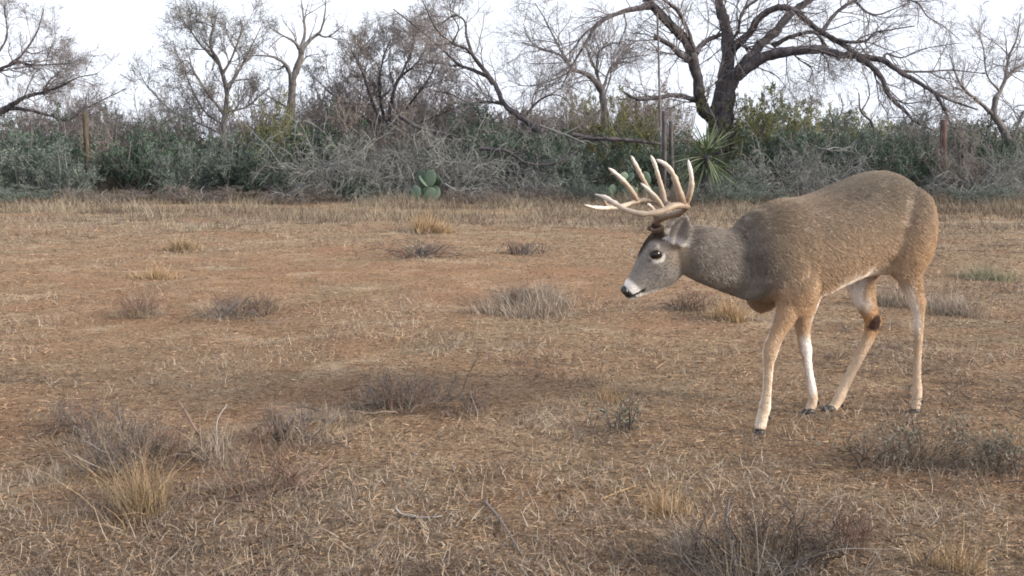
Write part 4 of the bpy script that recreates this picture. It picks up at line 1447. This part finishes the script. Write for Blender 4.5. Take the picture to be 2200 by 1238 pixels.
        c = lerp(c, (.215, .16, .11), sm(-.18, -.03, x) * sm(.55, .66, z))       # shoulder and chest
        c = lerp(c, (.105, .075, .052), sm(-.03, .03, x) * sm(.80, .70, z) * sm(.50, .56, z))
        belly = sm(-.55, -.85, Nn[:, 2]) * sm(-.22, -.30, x) * sm(-.86, -.8, x) * sm(.66, .60, z)
        c = lerp(c, (.72, .62, .53), belly)
        c = lerp(c, (.47, .35, .245), sm(.075, .02, z - np.interp(x, [-.78, -.57, -.34, -.15], [.585, .585, .53, .51])) * sm(-.74, -.66, x) * sm(-.17, -.24, x) * (1 - belly))
        c = lerp(c, (.085, .064, .048), sm(.055, .02, np.abs(x - np.interp(z, [.5, .62, .80], [-.02, .02, .04]))) * sm(.84, .74, z) * sm(.46, .5, z) * sm(.35, .6, fbm(P0_[:, 2] * 12, P0_[:, 1] * 40, 120)) * .45)
        # neck
        neck = sm(-.12, .14, x) * sm(.45, .55, z)
        c = lerp(c, (.185, .160, .138), neck)
        c = lerp(c, (.26, .23, .20), neck * sm(.70, .60, z))
        c = lerp(c, (.15, .125, .103), neck * sm(.76, .90, z))
        # legs
        region = np.zeros(len(P))
        for k, C in legc.items():
            sd = legs[k][0]
            n_ = 40
            Cc = catmull(C, n_)
            D = np.linalg.norm(P[:, None] - Cc[None], axis=2)
            i = D.argmin(1)
            t = i / (n_ - 1.0)
            zk = Cc[i, 2]
            on = sm(.13, .075, D.min(1)) * sm(.64, .54, z)
            on = on * np.where((z > .44) & (x > -.2), sm(.02, .075, np.abs(y)) * sm(.62, .52, z), 1)
            on = np.maximum(on, sm(.09, .06, D.min(1)) * (z < .45))
            region = np.maximum(region, on * (z < .52))
            lc = np.tile(np.array([.37, .245, .15]), (len(P), 1))
            lc = lerp(lc, (.50, .39, .285), sm(.45, .12, z))
            inner = sm(.05, .55, Nn @ (-sd * lf))
            back = sm(.1, .6, Nn @ (-ax))
            frnt = sm(.1, .6, Nn @ ax)
            if k == "FL":
                lc = lerp(lc, (.78, .70, .62), np.maximum(sm(.25, .65, Nn @ (-ax)) * sm(.40, .30, z), inner * .9) * sm(.56, .46, z))
                lc = lerp(lc, (.66, .56, .46), sm(.12, .03, z) * .8)
            elif k == "FR":
                lc = lerp(lc, (.80, .74, .68), inner * sm(.36, .30, z) * sm(.07, .12, z))
                lc = lerp(lc, (.80, .74, .68), sm(.2, .7, Nn @ (-ax)) * sm(.30, .5, z))
            elif k == "HR":
                lc = lerp(lc, (.80, .75, .70), np.clip(inner * .5 + frnt * .9, 0, 1) * sm(.40, .48, z) * sm(.1, .5, Nn @ ax + .25))
                g = np.linalg.norm(P - on_plane(1881, 693, p0 + lf * -.07, lf), axis=1)
                lc = lerp(lc, (.40, .24, .125), sm(.085, .045, g))
                lc = lerp(lc, (.035, .016, .01), sm(.045, .028, g))
            else:
                lc = lerp(lc, (.58, .47, .36), sm(.3, .7, Nn @ (-ax)) * sm(.45, .35, z))  # bright rim on the leg's rear edge, light painted into the coat
                lc = lerp(lc, (.75, .68, .60), np.clip(frnt * .9 + inner * .8, 0, 1) * sm(.60, .5, z) * sm(.30, .40, z))
            c = c * (1 - on[:, None]) + lc * on[:, None]
        tail = sm(-.898, -.908, x) * (np.abs(y) < .05)
        c = lerp(c, (.30, .19, .11), tail)
        c = lerp(c, (.75, .7, .65), tail * sm(.2, .5, np.abs(Nn @ lf)))
        cx, cy = cx + 520 * np.abs(hy), cy + 170 * np.abs(hy)
        # head
        hd = sm(900, 830, cx) * (z > .3) * (x > .1)
        h = np.tile(np.array([.235, .21, .19]), (len(P), 1))
        h = lerp(h, (.255, .205, .155), sm(640, 800, cx) * sm(900, 800, cy))
        h = lerp(h, (.30, .26, .22), sm(40, -30, (cy - 900) * -.5 + (cx - 640) * -.3) * 0)
        fore = sm(48, 18, np.abs((cx - 538) * .83 + (cy - 720) * .56 + 0)) * sm(800, 770, cy)
        crown_ = sm(690, 660, cy) * sm(720, 690, cx)
        h = lerp(h, (.045, .028, .019), np.clip(fore + crown_ * .9, 0, 1))
        e = np.hypot((cx - 652) / 54, (cy - 782) / 42)
        h = lerp(h, (.70, .65, .58), sm(1.15, .8, e) * sm(735, 775, cy))
        h = lerp(h, (.42, .37, .31), sm(1.3, .9, e) * (1 - sm(735, 775, cy)) * .8)
        e2 = np.hypot((cx - 642) / 50, (cy - 768) / 37)
        h = lerp(h, (.025, .017, .013), sm(.95, .75, e2))
        h = lerp(h, (.06, .045, .036), sm(15, 6, np.hypot((cx - 606) * .8, cy - 806)) * .8)
        ln = (cx - 430) * .62 - (cy - 1010) * .78                               # distance up from the nose, picture units
        h = lerp(h, (.74, .70, .66), sm(95, 70, ln))
        h = lerp(h, (.72, .68, .62), sm(985, 1020, cy - (cx - 640) * -.25) * sm(800, 640, cx))
        h = lerp(h, (.02, .018, .018), sm(34, 22, ln) * sm(1062, 1045, cy))
        mouth = np.abs((cy - 1040) + (cx - 480) * .42)
        h = lerp(h, (.03, .025, .025), sm(11, 5, mouth) * sm(455, 470, cx) * sm(585, 570, cx))
        h = lerp(h, (.03, .027, .025), sm(22, 10, np.hypot(cx - 560, cy - 1008)))
        ear = np.zeros(len(P), bool)
        etip = np.zeros(len(P))
        for s, (b0, td, wd, dp) in ears.items():
            q = P - b0
            t = q @ td
            hit = (t > .012) & (t < .15) & (np.abs(q @ wd) < .055) & (np.abs(q @ dp) < .03) & (hy * s > .045)
            ear |= hit
            etip = np.where(hit, t / .12, etip)
        einn = sm(.0, .5, Nn @ hlf * np.sign(hy)) * ear
        h = lerp(h, (.20, .17, .145), ear.astype(float))
        rim = sm(.25, .0, np.abs(Nn @ hlf)) * ear
        h = lerp(h, (.25, .22, .20), einn)
        h = lerp(h, (.62, .58, .55), np.clip(rim * .8 + einn * sm(.45, .15, etip), 0, 1))
        c = c * (1 - hd[:, None]) + h * hd[:, None]
        return c, region, hd, ear, ln, x, z

    col, reg, hd, ear, ln, X, Z = coat(co, nm)
    a = me.attributes.new("col", 'FLOAT_COLOR', 'POINT')
    a.data.foreach_set("color", np.hstack([col, np.ones((nv, 1))]).astype(np.float32).ravel())

    mat, n, l, b = new_mat("deer_coat", 0.75, 0.2)
    atn = n.new("ShaderNodeAttribute")
    atn.attribute_name = "col"
    l.new(atn.outputs["Color"], b.inputs["Base Color"])

    root = empty("white_tailed_deer", loc, "white-tailed buck with pale antlers and lowered head walking left across the bare ground", "deer")
    # ---------------- fur strands
    me.calc_loop_triangles()
    nt = len(me.loop_triangles)
    tri = np.zeros(nt * 3, np.int32)
    me.loop_triangles.foreach_get("vertices", tri)
    tri = tri.reshape(-1, 3)
    A, B, C = co[tri[:, 0]], co[tri[:, 1]], co[tri[:, 2]]
    area = np.linalg.norm(np.cross(B - A, C - A), axis=1)
    NF = 210000
    pick = rng.choice(nt, NF, p=area / area.sum())
    u = rng.random((NF, 2))
    f = u.sum(1) > 1
    u[f] = 1 - u[f]
    w3 = np.stack([1 - u.sum(1), u[:, 0], u[:, 1]], 1)[:, :, None]
    fp = (np.stack([A[pick], B[pick], C[pick]], 1) * w3).sum(1)
    mixv = lambda q: (q[tri[pick]] * (w3 if q.ndim == 2 else w3[:, :, 0])).sum(1)
    fn, fc = norm(mixv(nm)), mixv(col)
    fr, fh, fe, fl = mixv(reg), mixv(hd), mixv(ear.astype(float)), mixv(ln)
    flow = np.tile(-ax * .8 + np.array([0, 0, -.55]), (NF, 1))
    flow = flow * (1 - fr[:, None]) + np.array([0, 0, -1.0]) * fr[:, None]
    flow = flow * (1 - fh[:, None]) + (-hax * .6 + up * .5) * fh[:, None]
    flow = norm(flow - (flow * fn).sum(1, keepdims=True) * fn)
    ln_f = .0165 * (1 - fr) + .0085 * fr
    ln_f = ln_f * (1 - fh) + .007 * fh
    ln_f *= rng.uniform(.6, 1.25, NF)
    ln_f = ln_f * np.where(fp[:, 2] < .10, .8, 1)
    keep = ~((fh > .5) & (fl < 30)) & (fp[:, 2] > .028)
    d0 = norm(flow * 1.0 + fn * .36 + rng.normal(scale=.13, size=(NF, 3)))
    d1 = norm(d0 + flow * .55 + np.array([0, 0, -.12]) + rng.normal(scale=.10, size=(NF, 3)))
    root_p = fp - fn * .001
    pts = np.stack([root_p, root_p + d0 * (ln_f * .5)[:, None], root_p + (d0 + d1) * (ln_f * .5)[:, None]], 1)[keep]
    shade = rng.normal(1.04, .11, NF)
    patch = (fbm(fp[:, 0] * 42 + fp[:, 1] * 30, fp[:, 2] * 42 + fp[:, 1] * 17, 140, 3) - .5) * 2
    patch = patch * (1 + 1.3 * np.clip(((fp - p0) @ ax - .0) / .08, 0, 1) * (1 - fh)) * (1 - .6 * fr) * (1 - .5 * fh)
    fcol = np.clip(fc * (shade + .15 * patch)[:, None], .01, .9)[keep]
    M = len(pts)
    hc = bpy.data.hair_curves.new("fur")
    hc.add_curves([3] * M)
    hc.attributes["position"].data.foreach_set("vector", (pts - loc).astype(np.float32).ravel())
    ra = hc.attributes.get("radius") or hc.attributes.new("radius", 'FLOAT', 'POINT')
    ra.data.foreach_set("value", np.tile(np.array([.0011, .0009, .0002]), M).astype(np.float32))
    cc = hc.attributes.new("col", 'FLOAT_COLOR', 'CURVE')
    cc.data.foreach_set("color", np.hstack([fcol, np.ones((M, 1))]).astype(np.float32).ravel())
    hc.materials.append(mat)
    fur = link(bpy.data.objects.new("fur", hc))

    co2 = (co - loc).astype(np.float32)
    me.vertices.foreach_set("co", co2.ravel())
    me.materials.clear()
    me.materials.append(mat)
    me.polygons.foreach_set("use_smooth", np.full(len(me.polygons), True))
    me.update()
    fur.parent = link(bpy.data.objects.new("body", me), root)

    # ---------------- antlers
    am, n, l, b = new_mat("antler_bone", 0.5, 0.35)
    tc = n.new("ShaderNodeTexCoord")
    nz = n.new("ShaderNodeTexNoise")
    nz.inputs["Scale"].default_value = 28
    nz.inputs["Detail"].default_value = 5
    l.new(tc.outputs["Object"], nz.inputs["Vector"])
    mx = n.new("ShaderNodeMath")
    mx.operation = 'MULTIPLY_ADD'
    atr = n.new("ShaderNodeAttribute")
    atr.attribute_name = "rnd"
    l.new(nz.outputs["Fac"], mx.inputs[0])
    mx.inputs[1].default_value = .35
    l.new(atr.outputs["Fac"], mx.inputs[2])
    rp = ramp(n, [(.25, (.12, .08, .052)), (.58, (.29, .215, .155)), (.82, (.42, .345, .27)), (1.0, (.66, .59, .52))])
    l.new(mx.outputs[0], rp.inputs[0])
    l.new(rp.outputs[0], b.inputs["Base Color"])
    bp = n.new("ShaderNodeBump")
    bp.inputs["Strength"].default_value = .8
    bp.inputs["Distance"].default_value = .006
    l.new(nz.outputs["Fac"], bp.inputs["Height"])
    l.new(bp.outputs[0], b.inputs["Normal"])

    def horn(mb, pts, r0, r1, tip=True, t0=.0, t1=1.0, n=26):
        """pts: (cx, cy, lateral)"""
        P = np.array([HC(*q) for q in pts])
        P = catmull(P, n)
        t = np.linspace(0, 1, n)
        r = r0 + (r1 - r0) * t ** 1.1
        if tip:
            r *= np.sqrt(np.clip((1 - t) / .12 + .04, 0, 1))
        sides = 10
        T = norm(np.gradient(P, axis=0))
        U = norm(np.cross(T, np.broadcast_to(hlf * .8 + up * .3, T.shape)))
        V = np.cross(T, U)
        a_ = np.arange(sides) * 2 * math.pi / sides
        wob = 1 + .10 * rng.normal(size=(n, 1, 1))
        ring = P[:, None] + r[:, None, None] * wob * (U[:, None] * np.cos(a_)[None, :, None] + V[:, None] * np.sin(a_)[None, :, None])
        q = [[i * sides + j, i * sides + (j + 1) % sides, (i + 1) * sides + (j + 1) % sides, (i + 1) * sides + j] for i in range(n - 1) for j in range(sides)]
        v = np.vstack([ring.reshape(-1, 3), P[:1] - T[:1] * r[0] * .5, P[-1:]])
        e = n * sides
        tr = [[e, (j + 1) % sides, j] for j in range(sides)] + [[e + 1, (n - 1) * sides + j, (n - 1) * sides + (j + 1) % sides] for j in range(sides)]
        mb.add(v, q, tr, np.concatenate([np.repeat(t0 + (t1 - t0) * t, sides), [t0, t1]]))

    near = MB()
    horn(near, [(653, 585, .034), (662, 535, .045), (715, 512, .075), (800, 490, .115), (852, 445, .165), (770, 440, .20), (680, 478, .215), (560, 495, .205), (450, 468, .175), (380, 428, .145), (310, 385, .115), (242, 364, .09)], .0145, .0078, True, .06, .82, 60)
    horn(near, [(845, 440, .165), (878, 345, .185), (884, 250, .19), (862, 132, .175)], .0125, .0065, True, .25, .95)
    horn(near, [(828, 430, .178), (800, 340, .20), (765, 240, .205), (715, 170, .20), (650, 132, .185)], .014, .0065, True, .25, .95)
    horn(near, [(700, 468, .21), (660, 400, .205), (610, 345, .195), (545, 288, .18)], .0095, .005, True, .3, .95)
    horn(near, [(655, 560, .038), (640, 490, .05), (622, 455, .05), (590, 424, .048)], .010, .005, True, .1, .9)
    horn(near, [(664, 598, .030), (655, 574, .034)], .027, .025, False, .0, .1, 6)
    far = MB()
    horn(far, [(640, 590, -.030), (640, 545, -.042), (672, 510, -.07), (735, 470, -.11), (722, 430, -.155), (640, 410, -.19), (560, 405, -.205), (490, 420, -.20), (420, 445, -.17), (320, 456, -.135), (240, 452, -.105), (172, 434, -.085)], .0138, .0074, True, .06, .82, 60)
    horn(far, [(705, 425, -.165), (690, 340, -.18), (662, 240, -.185), (640, 165, -.18), (614, 105, -.17)], .0115, .006, True, .25, .95)
    horn(far, [(640, 408, -.19), (590, 320, -.20), (545, 230, -.195), (515, 170, -.19), (483, 108, -.18)], .0115, .006, True, .25, .95)
    horn(far, [(520, 405, -.205), (490, 350, -.20), (440, 285, -.195), (390, 235, -.19), (332, 188, -.18)], .0125, .0065, True, .25, .95)
    horn(far, [(390, 450, -.155), (330, 440, -.15), (310, 415, -.145), (318, 395, -.14)], .007, .004, True, .15, .8)
    horn(far, [(638, 600, -.026), (638, 576, -.030)], .026, .024, False, .0, .1, 6)
    near.build("antler", am, root, loc)
    far.build("antler", am, root, loc)

    # ---------------- eyes, nose pad, hooves, dewclaws
    em, n, l, b = new_mat("eye_dark", 0.12, 0.35)
    b.inputs["Base Color"].default_value = (.012, .008, .006, 1)

    def ball(mb, c, A_, B_, C_, nu=16, nv_=10):
        th_ = np.linspace(0, math.pi, nv_)
        ph = np.arange(nu) * 2 * math.pi / nu
        v = np.array([c + A_ * math.sin(t) * math.cos(p) + B_ * math.sin(t) * math.sin(p) + C_ * math.cos(t) for t in th_ for p in ph])
        q = [[i * nu + j, (i + 1) * nu + j, (i + 1) * nu + (j + 1) % nu, i * nu + (j + 1) % nu] for i in range(nv_ - 1) for j in range(nu)]
        mb.add(v, q)
    for s in (1, -1):
        mb = MB()
        ball(mb, HC(645, 766, .054 * s), norm(hax - up * .35) * .0215, norm(up + hax * .35) * .0165, hlf * .012)
        mb.build("eye", em, root, loc)
    nmz, n, l, b = new_mat("nose_black", 0.35, 0.5)
    b.inputs["Base Color"].default_value = (.015, .013, .014, 1)
    mb = MB()
    ball(mb, HC(440, 1002, 0), hax * .014 + up * .004, hlf * .023, up * .018)
    for s in (1, -1):
        ball(mb, HC(446, 1012, .013 * s), hax * .012, hlf * .011, up * .014)
    mb.build("nose", nmz, root, loc)
    hm, n, l, b = new_mat("hoof_horn", 0.45, 0.4)
    b.inputs["Base Color"].default_value = (.028, .024, .022, 1)
    for k, hd_, out in (("FL", ax, 0.0), ("FR", ax, 0.0), ("HR", ax, 0.0), ("HL", ax, 0.0)):
        base = legc[k][-1].copy()
        fwd = norm(hd_ * 1.0)
        sd_ = np.cross(up, fwd)
        mb = MB()
        for s in (1, -1):
            pr = [(-.026, .016, .011), (-.012, .030, .0135), (.008, .034, .0135), (.026, .022, .011), (.042, .008, .005)]
            ring = []
            for x, h, w in pr:
                cpt = base * [1, 1, 0] + fwd * x + sd_ * s * (.0125 - .004 * max(x, 0) / .04)
                ring.append([cpt + sd_ * w, cpt + sd_ * w * .7 + up * h, cpt - sd_ * w * .7 + up * h, cpt - sd_ * w])
            ring = np.array(ring)
            q = [[i * 4 + j, i * 4 + (j + 1) % 4, (i + 1) * 4 + (j + 1) % 4, (i + 1) * 4 + j] for i in range(4) for j in range(4)]
            q += [[0, 3, 2, 1], [16, 17, 18, 19]]
            ks = {'FL': .72, 'HL': .76, 'FR': .86, 'HR': .86}[k]
            mb.add((ring.reshape(-1, 3) - base * [1, 1, 0]) * ks + base * [1, 1, 0] - up * .004, q)
        mb.build("hoof", hm, root, loc)
        c2 = legc[k][-3] * .45 + legc[k][-2] * .55
        for s in (1, -1):
            mb = MB()
            ball(mb, c2 - fwd * .021 + sd_ * s * .012 - up * .008, fwd * .007, sd_ * .006, norm(up * 1 + fwd * .4) * .013, 8, 6)
            mb.build("dewclaw", hm, root, loc)
    return root


build_deer()
